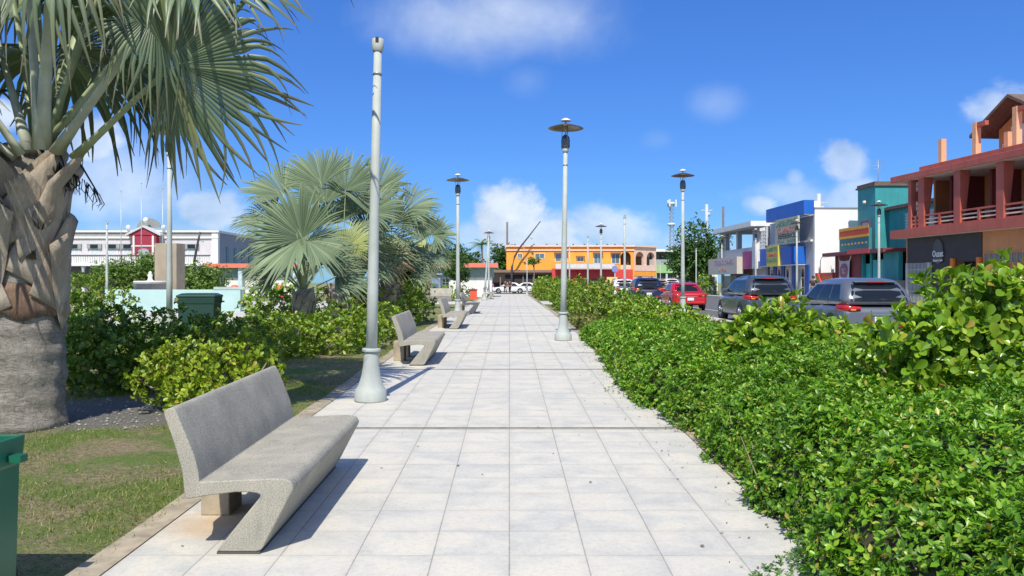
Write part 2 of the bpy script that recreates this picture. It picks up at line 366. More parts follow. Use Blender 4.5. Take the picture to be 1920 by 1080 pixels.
# ---------------------------------------------------------------- benches
m, t, b = newmat('bench_concrete'); v = vecof(t)
g1 = noise(t, v, 110, 3, .7); g2 = noise(t, v, 2.2, 6, .65)
c = ramp(t, g1, [(.30, (.19, .182, .160)), (.5, (.375, .36, .315)), (.72, (.51, .49, .43))])
c = mixc(t, 1.0, c, ramp(t, g2, [(.3, (.74, .75, .75)), (.65, (1.08, 1.06, 1.0))]), 'MULTIPLY')
g4 = noise(t, vecof(t, 'Object', (2.5, 2.5, .5)), 3.2, 5, .7)
c = mixc(t, ramp(t, g4, [(.55, (0, 0, 0)), (.75, (.45, .45, .45))]), c, (.17, .165, .15))
t.links.new(c, b.inputs['Base Color']); b.inputs['Roughness'].default_value = .88; bump(t, b, g1, .45, .006)
BENCH = m
def smooth_poly(pts, sharp):
    out = []
    n = len(pts)
    for i, p in enumerate(pts):
        if i in sharp: out.append(p); continue
        a = Vector(pts[i-1]); b_ = Vector(pts[(i+1) % n]); q = Vector(p)
        r = min(.035, (a-q).length*.4, (b_-q).length*.4)
        p0 = q+(a-q).normalized()*r; p1 = q+(b_-q).normalized()*r
        for k in range(4):
            s = k/3; out.append(tuple(p0*(1-s)**2+q*2*s*(1-s)+p1*s*s))
    return out
prof = [(-2.275, .945), (-2.205, .975), (-2.165, .895), (-2.115, .77), (-2.068, .65), (-2.043, .55), (-2.035, .478), (-1.75, .492), (-1.53, .502), (-1.44, .49), (-1.412, .44),
        (-1.634, .018), (-1.932, .018), (-1.625, .395), (-1.70, .41), (-1.80, .41), (-1.98, .388), (-2.133, .36), (-2.15, .55), (-2.20, .73)]
BX = -1.85
prof = [(x-BX, z) for x, z in prof]
prof = smooth_poly(prof, {3, 4, 5, 6, 7, 14, 15, 16, 18, 19})
def make_bench():
    r = thing('park_bench', 'nearest speckled concrete ribbon bench on the left path edge', 'bench', group='concrete benches along the path')
    mb = MB(); L = 2.36
    mb.prism(prof, 0, L)
    seat = mb.build('bench_ribbon', BENCH, r); bevel(seat, .012, 2, 60)
    seat.data.polygons.foreach_set('use_smooth', np.ones(len(seat.data.polygons), dtype=bool)); seat.data.set_sharp_from_angle(angle=rad(40)); seat.modifiers['bevel'].harden_normals = True
    for ya, yb in ((.85, 1.15), (1.6, 1.9)): bevel(MB().box(-.50, -.28, ya, yb, 0, .40).build('support_block', M('block_tan', (.40, .34, .25), .9, .25, 5, bmp=.3), r), .01)
    mb = MB(); mb.box(-.075, .21, .004, L-.004, 0, .017); mb.build('base_plate', M('base_dark', (.09, .088, .08), .9, .2), r)
    return r
bench = make_bench()
def bat(y): return (BX, y, gz(y)+.006)
bench.location = bat(5.4); slope = lambda y: (gz(y+2.3)-gz(y))/2.3
bench.rotation_euler = (slope(5.4), 0, 0)
for y, lab in ((15.8, 'second concrete ribbon bench from the viewer, just beyond the headless grey lamp post'), (26.1, 'third concrete ribbon bench, between the second bench and the lamp post behind it'),
               (37.3, 'concrete ribbon bench just beyond the left lamp post with the disc shade'), (69.5, 'far concrete ribbon bench by the lawn, nearer of the distant pair'), (80, 'farthest concrete ribbon bench near the white cars')):
    d = dup(bench, bat(y), label=lab); d.rotation_euler = (slope(y), 0, 0)
d = dup(bench, (-5.3, 60.5, gz(60)+.006), label='concrete ribbon bench set crosswise beyond the hedge, facing the viewer'); d.rotation_euler = (0, 0, -math.pi/2)
d.location = (-6.6, 60.5, gz(60)+.006)
# ---------------------------------------------------------------- lamp posts
BROWN = M('shade_bronze', (.13, .09, .06), .35, .2, 6, .6); LANT = glass('lantern_glass', (.06, .075, .10), .12)
def make_lamp(head=True, H=4.97, rb=.080, rt=.056):
    r = thing('lamp_post', '', 'lamp post')
    mb = MB(); mb.lathe([(.225, 0), (.228, .02), (.226, .15), (.205, .175), (.17, .24), (.135, .36), (.115, .5), (.105, .66), (.103, .70)], 32, cap=True)
    mb.build('base', CONC, r)
    mb = MB(); mb.lathe([(.128, .70), (.132, .71), (.132, .735), (.128, .745), (.09, .75)], 32); mb.build('base_collar', CONC, r)
    mb = MB(); mb.lathe([(rb, .70), (rb*.98, 1.6), ((rb+rt)/2, H*.6), (rt*1.02, H-.32), (rt, H-.32), (rt, H)], 24); mb.build('pole', CONC, r)
    mb = MB(); mb.lathe([(rt+.012, H-.345), (rt+.012, H-.315)], 24); mb.build('band', STEEL, r)
    if not head:
        mb = MB(); n = 24
        mb.lathe([(rt+.006, H-.02), (rt+.022, H), (rt+.026, H+.05), (rt+.028, H+.16), (rt+.018, H+.165), (rt+.012, H+.06)], n, cap=False)
        mb.build('socket', CONC, r)
        mb = MB(); mb.lathe([(rt+.01, H+.05), (.0, H+.051)], 16, cap=False); mb.box(-.022, .022, -rt-.035, -rt-.01, H+.10, H+.168); mb.build('socket_slot', DARK, r)
        return r
    mb = MB(); mb.lathe([(rt+.005, H), (rt+.03, H+.02), (rt+.03, H+.11), (.05, H+.125)], 20); mb.build('socket', CONC, r)
    mb = MB(); mb.lathe([(.105, H+.115), (.118, H+.16), (.118, H+.32), (.095, H+.41), (.05, H+.46)], 20); mb.build('lantern', LANT, r)
    mb = MB()
    for k in range(3):
        a = k*2.094+.5; mb.cyl((.11*math.cos(a), .11*math.sin(a), H+.1), (.09*math.cos(a), .09*math.sin(a), H+.74), .008, 6)
    mb.cyl((0, 0, H+.4), (0, 0, H+.86), .02, 8); mb.build('stem', STEEL, r)
    mb = MB(); mb.lathe([(.04, H+.745), (.16, H+.735), (.32, H+.69), (.45, H+.645), (.47, H+.632), (.455, H+.628), (.30, H+.668), (.05, H+.72)], 32); mb.build('shade', BROWN, r)
    mb = MB(); mb.lathe([(.145, H+.83), (.12, H+.865), (.05, H+.90), (.0, H+.915)], 20); mb.build('cap', WHITE, r)
    return r
GL = 'lamp posts of the plaza and street'
A = make_lamp(False); A.location = (-1.97, 11.65, gz(11.65)+.006); A['label'] = 'tall grey lamp post without its lantern, in front of the palms at the path edge'; A['group'] = GL; A.rotation_euler = (0, rad(1.2), 0)
B = make_lamp(True); B.location = (1.42, 21.7, gz(21.7)+.006); B['label'] = 'grey lamp post with brown disc shade on the right edge of the path'; B['group'] = GL; B.rotation_euler = (0, rad(.8), .4)
def lamp(src, x, y, lab, ry=0, rz=0, s=1.0, dz=0.0):
    d = dup(src, (x, y, gz(y)+.006+dz), label=lab, group=GL); d.rotation_euler = (0, ry, rz); d.scale = (s, s, s); return d
lamp(B, -2.1, 33.5, 'disc shaded lamp post behind the third bench, left of the path', 0, 1)
lamp(B, 6.97, 33, 'disc shaded lamp post rising in front of the red saloon', 0, 2, dz=.12)
lamp(B, 7.1, 63.6, 'disc shaded lamp post before the orange building, near the dark blue car', 0, 2, dz=.12)
lamp(B, -9.27, 22.4, 'lamp post whose disc shade is half hidden under the big palm leaf', 0, .6)
lamp(B, -1.75, 70, 'small distant lamp post with disc shade left of the path end', 0, .6)
lamp(A, -1.95, 64, 'distant headless grey pole leaning right beside the far bench', rad(4))
lamp(A, 6.6, 47, 'headless lamp post with a thin whip, left of the dark blue car', 0, dz=.12)
lamp(A, 6.5, 68, 'thin distant headless lamp post before the red shop front', 0, dz=.12)
lamp(A, 6.3, 86, 'farthest headless lamp post, small in front of the orange wall', 0, dz=.12)
lamp(A, 1.9, 88, 'small white pole at the far right end of the path', 0, s=.8)
lamp(A, -24.5, 50, 'pale pole rising in front of the lilac town hall', 0)
for x, y, h, lab in ((20.7, 46, B, 'lamp post standing before the teal building'), (21.0, 60, B, 'lamp post at the corner of the white blue trimmed building'), (21.0, 70, B, 'lamp post in front of the blue awning and magenta panel'),
                  (20.7, 80, B, 'lamp post beside the beige shop banner'), (20.7, 91, B, 'lamp post in front of the big round street tree')):
    lamp(h, x, y, lab, 0, x*y, dz=.12)
lamp(A, 20.6, 112, 'pale pole in front of the green building', 0, s=.75, dz=.12)
# ---------------------------------------------------------------- foliage
RNG = np.random.default_rng(7)
LEAF6 = (np.array([(0,0,0),(-.20,.30,.05),(-.24,.62,.03),(0,1,-.10),(.24,.62,.03),(.20,.30,.05)], float), np.array([[0,3,2,1],[0,5,4,3]]))
LEAFO = (np.array([(0,0,0),(-.13,.30,.06),(-.25,.58,.10),(-.27,.80,.06),(-.13,.96,-.03),(0,1.0,-.08),(.13,.96,-.03),(.27,.80,.06),(.25,.58,.10),(.13,.30,.06),(0,.5,-.03)], float),
         np.array([[0,10,2,1],[10,5,3,2],[5,4,3,3],[0,9,8,10],[10,8,7,5],[5,7,6,6]]))
LEAF4 = (np.array([(0,0,0),(-.32,.5,.08),(0,1,-.05),(.32,.5,.08)], float), np.array([[0,2,1,1],[0,3,2,2]]))
def norm(a): return a/np.maximum(np.linalg.norm(a, axis=1, keepdims=True), 1e-9)
def frames(d, nrm):
    """columns: x side, y = leaf axis d, z = normal"""
    y = norm(d); x = norm(np.cross(y, nrm)); z = np.cross(x, y)
    return np.stack([x, y, z], axis=2)
def scatter(T, pos, R, s):
    tv, tf = T
    V = np.einsum('nij,kj->nki', R, tv)*s[:, None, None]+pos[:, None, :]
    k = len(tv); n = len(pos)
    Fc = (tf[None, :, :]+(np.arange(n)*k)[:, None, None]).reshape(-1, tf.shape[1])
    return V.reshape(-1, 3), Fc
def leafobj(name, T, pos, R, s, mat, parent=None):
    V, Fc = scatter(T, pos, R, s)
    tri = [tuple(dict.fromkeys(f)) for f in ()]
    if (Fc[:, 2] == Fc[:, 3]).any():     # mixed quads and triangles
        q = Fc[Fc[:, 2] != Fc[:, 3]]; tr = Fc[Fc[:, 2] == Fc[:, 3]][:, :3]
        me = bpy.data.meshes.new(name); me.vertices.add(len(V)); me.vertices.foreach_set('co', V.astype(np.float32).ravel())
        li = np.concatenate([q.ravel(), tr.ravel()]).astype(np.int32); me.loops.add(len(li)); me.loops.foreach_set('vertex_index', li)
        st = np.concatenate([np.arange(len(q))*4, len(q)*4+np.arange(len(tr))*3]).astype(np.int32)
        me.polygons.add(len(st)); me.polygons.foreach_set('loop_start', st); me.update(calc_edges=True); me.validate()
        me.materials.append(mat); o = bpy.data.objects.new(name, me); COL.objects.link(o); o.parent = parent
        return o
    return raw_mesh(name, V, Fc, mat, parent)
def rosettes(P, D, k, size, spread, T, jitter=.25, flat=.55):
    """k leaves round each branch tip P pointing D"""
    n = len(P); D = norm(D)
    ref = np.where(np.abs(D[:, 2:3]) < .9, np.array([[0, 0, 1.]]), np.array([[1., 0, 0]]))
    a = norm(np.cross(D, ref)); b_ = np.cross(D, a)
    pos, dd, nn, ss = [], [], [], []
    ph0 = RNG.random(n)*6.28
    for j in range(k):
        ph = ph0+j*6.283/k+RNG.normal(0, .25, n)
        rd = a*np.cos(ph)[:, None]+b_*np.sin(ph)[:, None]
        sp_ = spread*(1+RNG.normal(0, jitter, n))[:, None]
        d = norm(D*np.cos(sp_)+rd*np.sin(sp_)); nr = norm(D*np.sin(sp_)-rd*np.cos(sp_)+RNG.normal(0, .2, (n, 3)))
        pos.append(P+D*(RNG.random(n)[:, None]-.6)*size*.6); dd.append(d); nn.append(nr); ss.append(size*RNG.uniform(.45, 1.2, n))
    pos = np.concatenate(pos); dd = np.concatenate(dd); nn = np.concatenate(nn); ss = np.concatenate(ss)
    return pos, frames(dd, nn), ss
def blob_points(blobs, dens, inner=.35, lump=.14):
    P, D = [], []
    for (x, y, z, rx, ry, rzz) in blobs:
        area = 4*math.pi*((rx*ry)**1.6/3+(rx*rzz)**1.6/3+(ry*rzz)**1.6/3)**(1/1.6)
        n = max(8, int(area*dens))
        d = norm(RNG.normal(0, 1, (n, 3)))
        ph = RNG.random(3)*6
        l = 1+lump*(np.sin(4*d[:, 0]+ph[0])*np.sin(5*d[:, 1]+ph[1])+np.sin(7*d[:, 2]+ph[2])*np.sin(6*d[:, 0]+ph[1]))
        r = np.where(RNG.random(n) < inner, RNG.uniform(.45, .9, n), RNG.uniform(.88, 1.06, n))*l
        p = d*r[:, None]*np.array([rx, ry, rzz])+np.array([x, y, z])
        P.append(p); D.append(norm(d/np.array([rx, ry, rzz])+np.array([0, 0, .6])+RNG.normal(0, .3, (n, 3))))
    P = np.concatenate(P); D = np.concatenate(D)
    g = np.interp(P[:, 1], GY, GZ)+.03; k = P[:, 2] > g
    return P[k], D[k]
def tuftpts(P, D): return P, D
def shrub(name, label, cat, blobs, size, dens, mat, T=LEAFO, k=6, spread=.78, group=None, stems=10, inner=.35, stemmat=None, lump=.14):
    bx = float(np.mean([b_[0] for b_ in blobs])); by = float(np.mean([b_[1] for b_ in blobs]))
    r = thing(name, label, cat, (bx, by, gz(by)), 0, group)
    P, D = blob_points(blobs, dens, inner, lump)
    pos, R, s = rosettes(P, D, k, size, spread, T)
    o = leafobj('foliage', T, pos-np.array([bx, by, gz(by)]), R, s, mat, r)
    for j in range(stems):
        mb = MB(); q = P[RNG.integers(len(P))]; sx = bx+(q[0]-bx)*.35+RNG.normal(0, .05); sy = by+(q[1]-by)*.35
        g = gz(sy)
        mid = ((sx+q[0])/2+RNG.normal(0, .05), (sy+q[1])/2, g+(q[2]-g)*.55)
        mb.tube([(sx-bx, sy-by, g-gz(by)-.02), (mid[0]-bx, mid[1]-by, mid[2]-gz(by)), (q[0]-bx, q[1]-by, q[2]-gz(by))], [.022, .016, .008], 6)
        mb.build('stem', stemmat or M('stem_grey', (.28, .23, .16), .9, .3), r)
    return r
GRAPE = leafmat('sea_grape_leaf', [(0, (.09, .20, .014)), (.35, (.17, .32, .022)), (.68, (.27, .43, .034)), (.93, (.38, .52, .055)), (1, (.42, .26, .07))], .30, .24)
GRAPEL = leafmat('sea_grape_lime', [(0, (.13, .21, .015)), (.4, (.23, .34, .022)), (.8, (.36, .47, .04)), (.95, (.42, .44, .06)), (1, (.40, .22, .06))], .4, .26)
GRAPES = leafmat('sea_grape_shaded', [(0, (.055, .13, .010)), (.5, (.12, .23, .018)), (.88, (.21, .33, .03)), (.97, (.26, .28, .05)), (1, (.28, .15, .05))], .38, .2)  # darkened leaf green: the big palm's shade painted into this shrub's colour
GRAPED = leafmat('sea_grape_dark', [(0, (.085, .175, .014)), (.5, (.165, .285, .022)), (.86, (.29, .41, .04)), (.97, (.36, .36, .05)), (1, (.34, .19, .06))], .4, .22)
HEDGE = leafmat('hedge_leaf', [(0, (.06, .165, .010)), (.4, (.115, .275, .016)), (.75, (.19, .385, .026)), (.95, (.31, .46, .045)), (1, (.40, .30, .06))], .36, .22, .45)
HEDGEY = leafmat('hedge_leaf_yellow', [(0, (.16, .26, .02)), (.5, (.32, .38, .04)), (.85, (.42, .38, .07)), (1, (.30, .17, .07))], .4, .25)
WEED = leafmat('weed_leaf', [(0, (.05, .14, .03)), (.6, (.09, .22, .045)), (1, (.2, .27, .07))], .5, .25)
OLIVE = leafmat('dry_leaf', [(0, (.10, .15, .03)), (.5, (.18, .22, .05)), (1, (.30, .24, .09))], .6, .25)
TREEL = leafmat('tree_leaf', [(0, (.02, .065, .010)), (.5, (.045, .12, .016)), (.85, (.08, .18, .025)), (1, (.13, .24, .035))], .5, .2)
TREEB = leafmat('tree_leaf_light', [(0, (.06, .13, .02)), (.5, (.11, .20, .03)), (1, (.20, .30, .05))], .5, .25)
# --- clipped low hedge on the right
def hx0(y): return np.interp(y, [3, 5.0, 7, 9.3, 11.5, 14, 18, 23], [1.95, 1.93, 2.04, 2.10, 1.80, 1.78, 1.98, 2.0])+.05*np.sin(y*3.7)+.04*np.sin(y*8.3+1)
def hx1(y): return np.interp(y, [3, 12, 18, 24], [6.5, 6.5, 5.6, 4.3])
def hh(x, y):
    d = np.minimum(x-hx0(y), (hx1(y)-x)*1.2); d = np.minimum(d, (23.2-y)*.6)
    top = np.interp(y, [3, 8, 14, 19, 23], [.80, .76, .68, .58, .42])
    u = np.clip(d/.62, 0, 1)
    rise = np.clip((x-2.5)/1.9, 0, 1); top = top*(1+.38*rise*rise*(3-2*rise)*np.interp(y, [4, 9, 13, 18], [1, .9, .5, 0]))
    return top*np.sqrt(1-(1-u)**2)*(1+.07*np.sin(x*2.3+y*1.3)+.05*np.sin(y*3.1-x*2.9)+.03*np.sin(x*9+y*7))
def make_hedge():
    r = thing('low_hedge', 'long low clipped hedge of small glossy leaves along the right of the path', 'hedge', (4, 12, gz(12)))
    base = np.array([4, 12, gz(12)])
    # inner twigs and soil surface
    xs = np.linspace(0, 1, 40); ys = np.linspace(3.2, 23.1, 90); V = []; fc = []
    for y in ys:
        for s in xs:
            x = hx0(y)+.10+(hx1(y)-hx0(y)-.2)*s
            V.append((x-4, y-12, max(.0, float(hh(x, y)))*.72+gz(y)-gz(12)+.01))
    n = len(xs)
    fc = np.array([(i*n+j, i*n+j+1, (i+1)*n+j+1, (i+1)*n+j) for i in range(len(ys)-1) for j in range(n-1)])
    raw_mesh('twigs', np.array(V), fc, M('twig_mass', (.045, .042, .02), .95, .4, 20), r, True)
    P = []; S = []
    for (ya, yb, xm, dens, size) in ((3.3, 6.6, 3.9, 5000, .051), (6.6, 9.5, 6.2, 3600, .052), (9.5, 13.5, 6.4, 2400, .058), (13.5, 18, 6.2, 1600, .068), (18, 23.1, 5.5, 1050, .082)):
        nn = int((yb-ya)*(xm-1.9)*dens)
        y = RNG.uniform(ya, yb, nn); x0 = hx0(y); u = RNG.random(nn); u = np.where(RNG.random(nn) < .35, u**2*.35, u)
        x = x0+(np.minimum(hx1(y), xm)-x0)*u; z = hh(x, y)
        e = .02; gx = (hh(x+e, y)-hh(x-e, y))/(2*e); gy = (hh(x, y+e)-hh(x, y-e))/(2*e)
        gx = np.clip(np.nan_to_num(gx), -4, 4); gy = np.clip(np.nan_to_num(gy), -2, 2)
        nr = norm(np.stack([-gx, -gy, np.ones(nn)], 1))
        depth = RNG.random(nn)**1.6*.22-.035
        # tufts: patches of raised shoots
        cl = .5+.5*np.sin(x*8+2*np.sin(y*5))*np.sin(y*9+2*np.sin(x*4.5)); depth -= .09*(cl-.5)+.045*np.sin(x*3.1+y*2.3)*np.sin(y*2.7-x*1.9)
        P0 = np.stack([x, y, np.maximum(z, .02)+np.interp(y, GY, GZ)], 1)-nr*depth[:, None]
        P0[:, 2] = np.maximum(P0[:, 2], np.interp(y, GY, GZ)+.02)
        P.append((P0, nr, np.full(nn, size)))
    pos, Rm, ss = [], [], []
    for P0, nr, s in P:
        D = norm(nr+np.array([0, 0, .5])+RNG.normal(0, .45, nr.shape))
        n3 = len(P0)//5
        p, R, s2 = rosettes(P0[:n3], D[:n3], 5, float(s[0]), 1.0, LEAF6, .3)
        pos.append(p); Rm.append(R); ss.append(s2)
    leafobj('foliage', LEAF6, np.concatenate(pos)-base, np.concatenate(Rm), np.concatenate(ss)*1.05, HEDGE, r)
    n = 1500; y = RNG.uniform(4.2, 14, n); u = RNG.random(n)**1.8*.75; x = hx0(y)+u; P0 = np.stack([x, y, hh(x, y)*RNG.uniform(.35, 1.0, n)+np.interp(y, GY, GZ)], 1)
    kk = (np.sin(y*2.7+1)+np.sin(y*6.1)+RNG.normal(0, .5, n)) > .5; P0 = P0[kk]
    p, R, s2 = rosettes(P0, norm(np.array([-.6, -.3, .6])+RNG.normal(0, .45, P0.shape)), 4, .055, .9, LEAF6); leafobj('yellowing_foliage', LEAF6, p-base, R, s2, HEDGEY, r)
    for j in range(26):
        mb = MB(); y = RNG.uniform(4, 14); x = float(hx0(y))+RNG.uniform(.05, .35); z = gz(y)
        a = RNG.uniform(-.5, .5); mb.tube([(x-4, y-12, z-gz(12)), (x-4+a*.2-.05, y-12+RNG.uniform(-.15, .15), z-gz(12)+.25), (x-4+a*.3-.1, y-12+RNG.uniform(-.3, .3), z-gz(12)+RNG.uniform(.35, .55))], [.008, .006, .003], 5)
        mb.build('stem', M('stem_grey', (.28, .23, .16), .9, .3), r)
make_hedge()
# weeds and ground cover spilling over the kerb
n = 2600; y = RNG.uniform(3.6, 22, n); y = np.where(RNG.random(n) < .55, RNG.uniform(3.6, 7.2, n), y)
amp = np.interp(y, [3.6, 5.5, 6.2, 7.5, 9, 9.6, 12, 16, 22], [.42, .40, .30, .10, .06, .30, .33, .2, .22])
x = hx0(y)+.18-RNG.random(n)**1.5*(amp+.2)*(.55+.45*np.sin(y*2.9)*np.sin(y*1.3+1))
P = np.stack([x, y, np.interp(y, GY, GZ)+RNG.random(n)**1.5*.10*np.clip((x-hx0(y)+.45)/.4, .12, 1.4)+.012], 1)
D = norm(np.stack([RNG.normal(-.3, .4, n), RNG.normal(0, .4, n), np.ones(n)], 1))
p, R, s = rosettes(P, D, 5, .034, 1.2, LEAF6)
tag(leafobj('ground_cover', LEAF6, p, R, s, WEED), kind='stuff')
# fallen leaves and litter
n = 220; y = RNG.uniform(4.2, 20, n); x = np.where(RNG.random(n) < .9, hx0(y)-.1-RNG.exponential(.16, n), RNG.uniform(-2.4, 1.8, n))
P = np.stack([x, y, np.interp(y, GY, GZ)+.016], 1); a = RNG.random(n)*6.28
R = frames(np.stack([np.cos(a), np.sin(a), RNG.normal(0, .1, n)], 1), np.tile([0, 0, 1.], (n, 1))+RNG.normal(0, .25, (n, 3)))
tag(leafobj('fallen_leaves', LEAF6, P, R, RNG.uniform(.015, .04, n), leafmat('dead_leaf', [(0, (.10, .055, .025)), (.5, (.22, .15, .07)), (1, (.10, .16, .04))], .8, .1)), kind='stuff')
# dry grass and cover behind the hedge
n = 5200; x = RNG.uniform(2.15, 6.5, n); y = RNG.uniform(17.5, 30, n); k = (y > 22+.5*np.sin(x*4)) | (x > hx1(y)); x, y = x[k], y[k]
P = np.stack([x, y, np.interp(y, GY, GZ)+RNG.random(len(x))**1.2*.34], 1)
D = norm(RNG.normal(0, .5, (len(x), 3))+np.array([0, 0, 1.]))
p, R, s = rosettes(P, D, 5, .11, .9, LEAF6)
tag(leafobj('dry_ground_cover', LEAF6, p, R, s, OLIVE), kind='stuff')
# --- big leaved shrubs, right side
GR = 'big leaved shrubs along the street side'
shrub('shrub', 'tall big leaved shrub filling the right edge of the picture', 'shrub', [(4.35, 7.5, 1.30, .62, .6, .62), (3.62, 7.5, 1.04, .42, .45, .48), (5.15, 7.7, 1.32, .75, .7, .68), (4.5, 7.1, .95, .9, .7, .4), (4.28, 7.4, 1.66, .28, .3, .22), (3.98, 7.3, 1.36, .35, .3, .28)], .125, 74, GRAPE, k=6, group=GR, stems=26, inner=.45)
shrub('shrub', 'light green big leaved shrub in front of the grey cars', 'shrub', [(3.1, 11.0, .90, .36, .42, .40), (3.66, 11.0, 1.10, .48, .46, .47), (4.2, 11.1, .94, .42, .45, .40), (4.9, 11.0, .88, .46, .5, .34), (3.4, 10.7, 1.0, .5, .4, .38)], .12, 64, GRAPE, k=6, group=GR, stems=22, inner=.4)
shrub('shrub', 'low yellowish shrub at the gap where the street shows', 'shrub', [(4.6, 17, .50, .7, .8, .34), (5.6, 17.2, .52, .7, .7, .36), (5.6, 15, .60, .8, .8, .40)], .11, 26, OLIVE, k=6, group=GR)
shrub('shrub', 'yellow green shrub in front of the red saloon', 'shrub', [(3.6, 23.6, .88, .8, .8, .52), (4.5, 23.2, .80, .7, .75, .44), (5.1, 23, .70, .5, .7, .36)], .12, 34, GRAPE, k=6, group=GR, stems=16)
shrub('shrub', 'bushy yellow green shrub in front of the dark blue car', 'shrub', [(3.1, 29.5, 1.05, .9, 1.0, .80), (4.1, 29, .82, .9, 1.0, .60), (4.9, 28.4, .70, .7, .9, .42)], .13, 26, GRAPED, k=6, group=GR, stems=16)
shrub('shrub', 'large green shrub just right of the second lamp post', 'shrub', [(2.8, 34, 1.0, .75, 1.1, .86), (3.8, 35, .98, 1.0, 1.2, .84), (5.0, 35, .82, .9, 1.2, .6)], .15, 18, GRAPED, k=6, group=GR)
shrub('shrub', 'dark rounded shrub before the paved opening on the right', 'shrub', [(2.75, 42, 1.08, .6, 1.5, .86), (3.8, 44, 1.08, 1.0, 1.8, .86), (4.8, 43, .98, .8, 1.5, .78), (3.4, 49, 1.12, 1.1, 2, .88)], .17, 13, GRAPED, k=6, group=GR)
shrub('shrub', 'farthest hedge like shrub beside the end of the path', 'shrub', [(3.0, 66, 1.15, .85, 3, 1.0), (3.4, 73, 1.15, 1.2, 4, 1.05), (3.2, 82, 1.15, .9, 5, 1.0), (4.4, 68, 1.15, .8, 4, .95)], .25, 5.5, GRAPED, k=6, group=GR)
# --- left side shrubs
GLS = 'big leaved shrubs on the left lawn'
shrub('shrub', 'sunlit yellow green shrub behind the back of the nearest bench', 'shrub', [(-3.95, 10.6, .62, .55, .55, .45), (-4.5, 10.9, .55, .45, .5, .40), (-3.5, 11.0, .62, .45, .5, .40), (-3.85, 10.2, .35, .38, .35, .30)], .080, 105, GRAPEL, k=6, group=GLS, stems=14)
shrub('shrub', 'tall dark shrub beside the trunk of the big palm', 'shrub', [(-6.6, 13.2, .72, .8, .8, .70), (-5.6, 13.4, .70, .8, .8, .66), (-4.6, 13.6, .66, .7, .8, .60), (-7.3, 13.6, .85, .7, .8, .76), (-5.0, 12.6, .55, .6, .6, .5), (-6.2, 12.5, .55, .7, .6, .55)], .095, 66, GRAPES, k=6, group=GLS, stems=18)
shrub('shrub', 'broad sunlit shrub between the dark shrub and the second bench', 'shrub', [(-5.9, 17.6, .62, .9, .8, .50), (-4.8, 17.8, .60, .8, .8, .48), (-3.9, 18.4, .62, .7, .8, .50), (-3.3, 19.4, .64, .5, .7, .5), (-5.2, 19.2, .62, 1.0, .9, .48)], .10, 52, GRAPED, k=6, group=GLS, stems=14)
shrub('shrub', 'green shrub in front of the palm group trunks', 'shrub', [(-6.4, 21.3, .5, .7, .7, .45), (-7.9, 18.2, .5, .8, .6, .42), (-4.2, 21.6, .75, .9, 1, .55), (-3.4, 22.2, .7, .5, .9, .5), (-6.6, 23.5, .9, 1, 1, .7)], .11, 38, GRAPED, k=6, group=GLS)
shrub('shrub', 'dense dark shrub between the second and third benches', 'shrub', [(-4.0, 28, 1.05, .9, 1.2, .9), (-3.5, 30.5, 1.0, .7, 1.3, .85), (-4.8, 30, 1.1, .9, 1.3, .9), (-5.6, 28, 1.0, .9, 1.2, .85)], .12, 30, GRAPED, k=6, group=GLS)
shrub('shrub', 'light green shrub row behind the third bench and crosswise bench', 'shrub', [(-5.6, 36, .95, .9, 1.5, .75), (-7, 37, 1.0, 1, 1.5, .8), (-9.5, 34, 1.0, 1.4, 1.5, .85), (-5.0, 41, .9, .8, 2, .7)], .15, 18, GRAPE, k=6, group=GLS)
shrub('shrub', 'bright shrub row behind the crosswise bench', 'shrub', [(-7.4, 66, 1.1, 1.8, 1.5, .9), (-10, 66, 1.1, 2, 1.5, .9), (-4.9, 66, .9, .8, 1.2, .6)], .22, 8, GRAPE, k=6, group=GLS)
shrub('shrub', 'tall yellow green shrub right of the big palm trunk before the town hall', 'shrub', [(-12.3, 24, 1.35, .6, .6, .75), (-11.6, 24.4, 1.0, .6, .6, .6), (-12.9, 24.5, 1.0, .6, .6, .6)], .11, 34, GRAPED, k=6, group=GLS)
# lawn grass blades (patchy)
n = 120000; x = RNG.uniform(-7.5, -2.62, n); y = 4.4+17.6*RNG.random(n)**1.5
k = (np.sin(x*2.1+1.3*np.sin(y*1.1))+np.sin(y*1.9+1.7*np.sin(x*1.4))+RNG.normal(0, .9, n)) > .1
k &= ~(((x+5.0)/1.5)**2+((y-11)/1.5)**2 < .8); x, y = x[k], y[k]; n = len(x)
P = np.stack([x, y, np.interp(y, GY, GZ)], 1); D = norm(RNG.normal(0, .5, (n, 3))*np.array([1, 1, .2])+np.array([0, 0, .75]))
R = frames(D, RNG.normal(0, 1, (n, 3)))
BLADE = (np.array([(-.07, 0, 0), (.07, 0, 0), (.04, .6, .05), (0, 1, .2), (-.04, .6, .05)], float), np.array([[0, 1, 2, 4], [4, 2, 3, 3]]))
tag(leafobj('lawn_grass', BLADE, P, R, RNG.uniform(.02, .05, n), leafmat('grass_blade', [(0, (.06, .13, .012)), (.4, (.13, .22, .025)), (.6, (.26, .27, .07)), (1, (.42, .34, .18))], .6, .2)), kind='stuff')
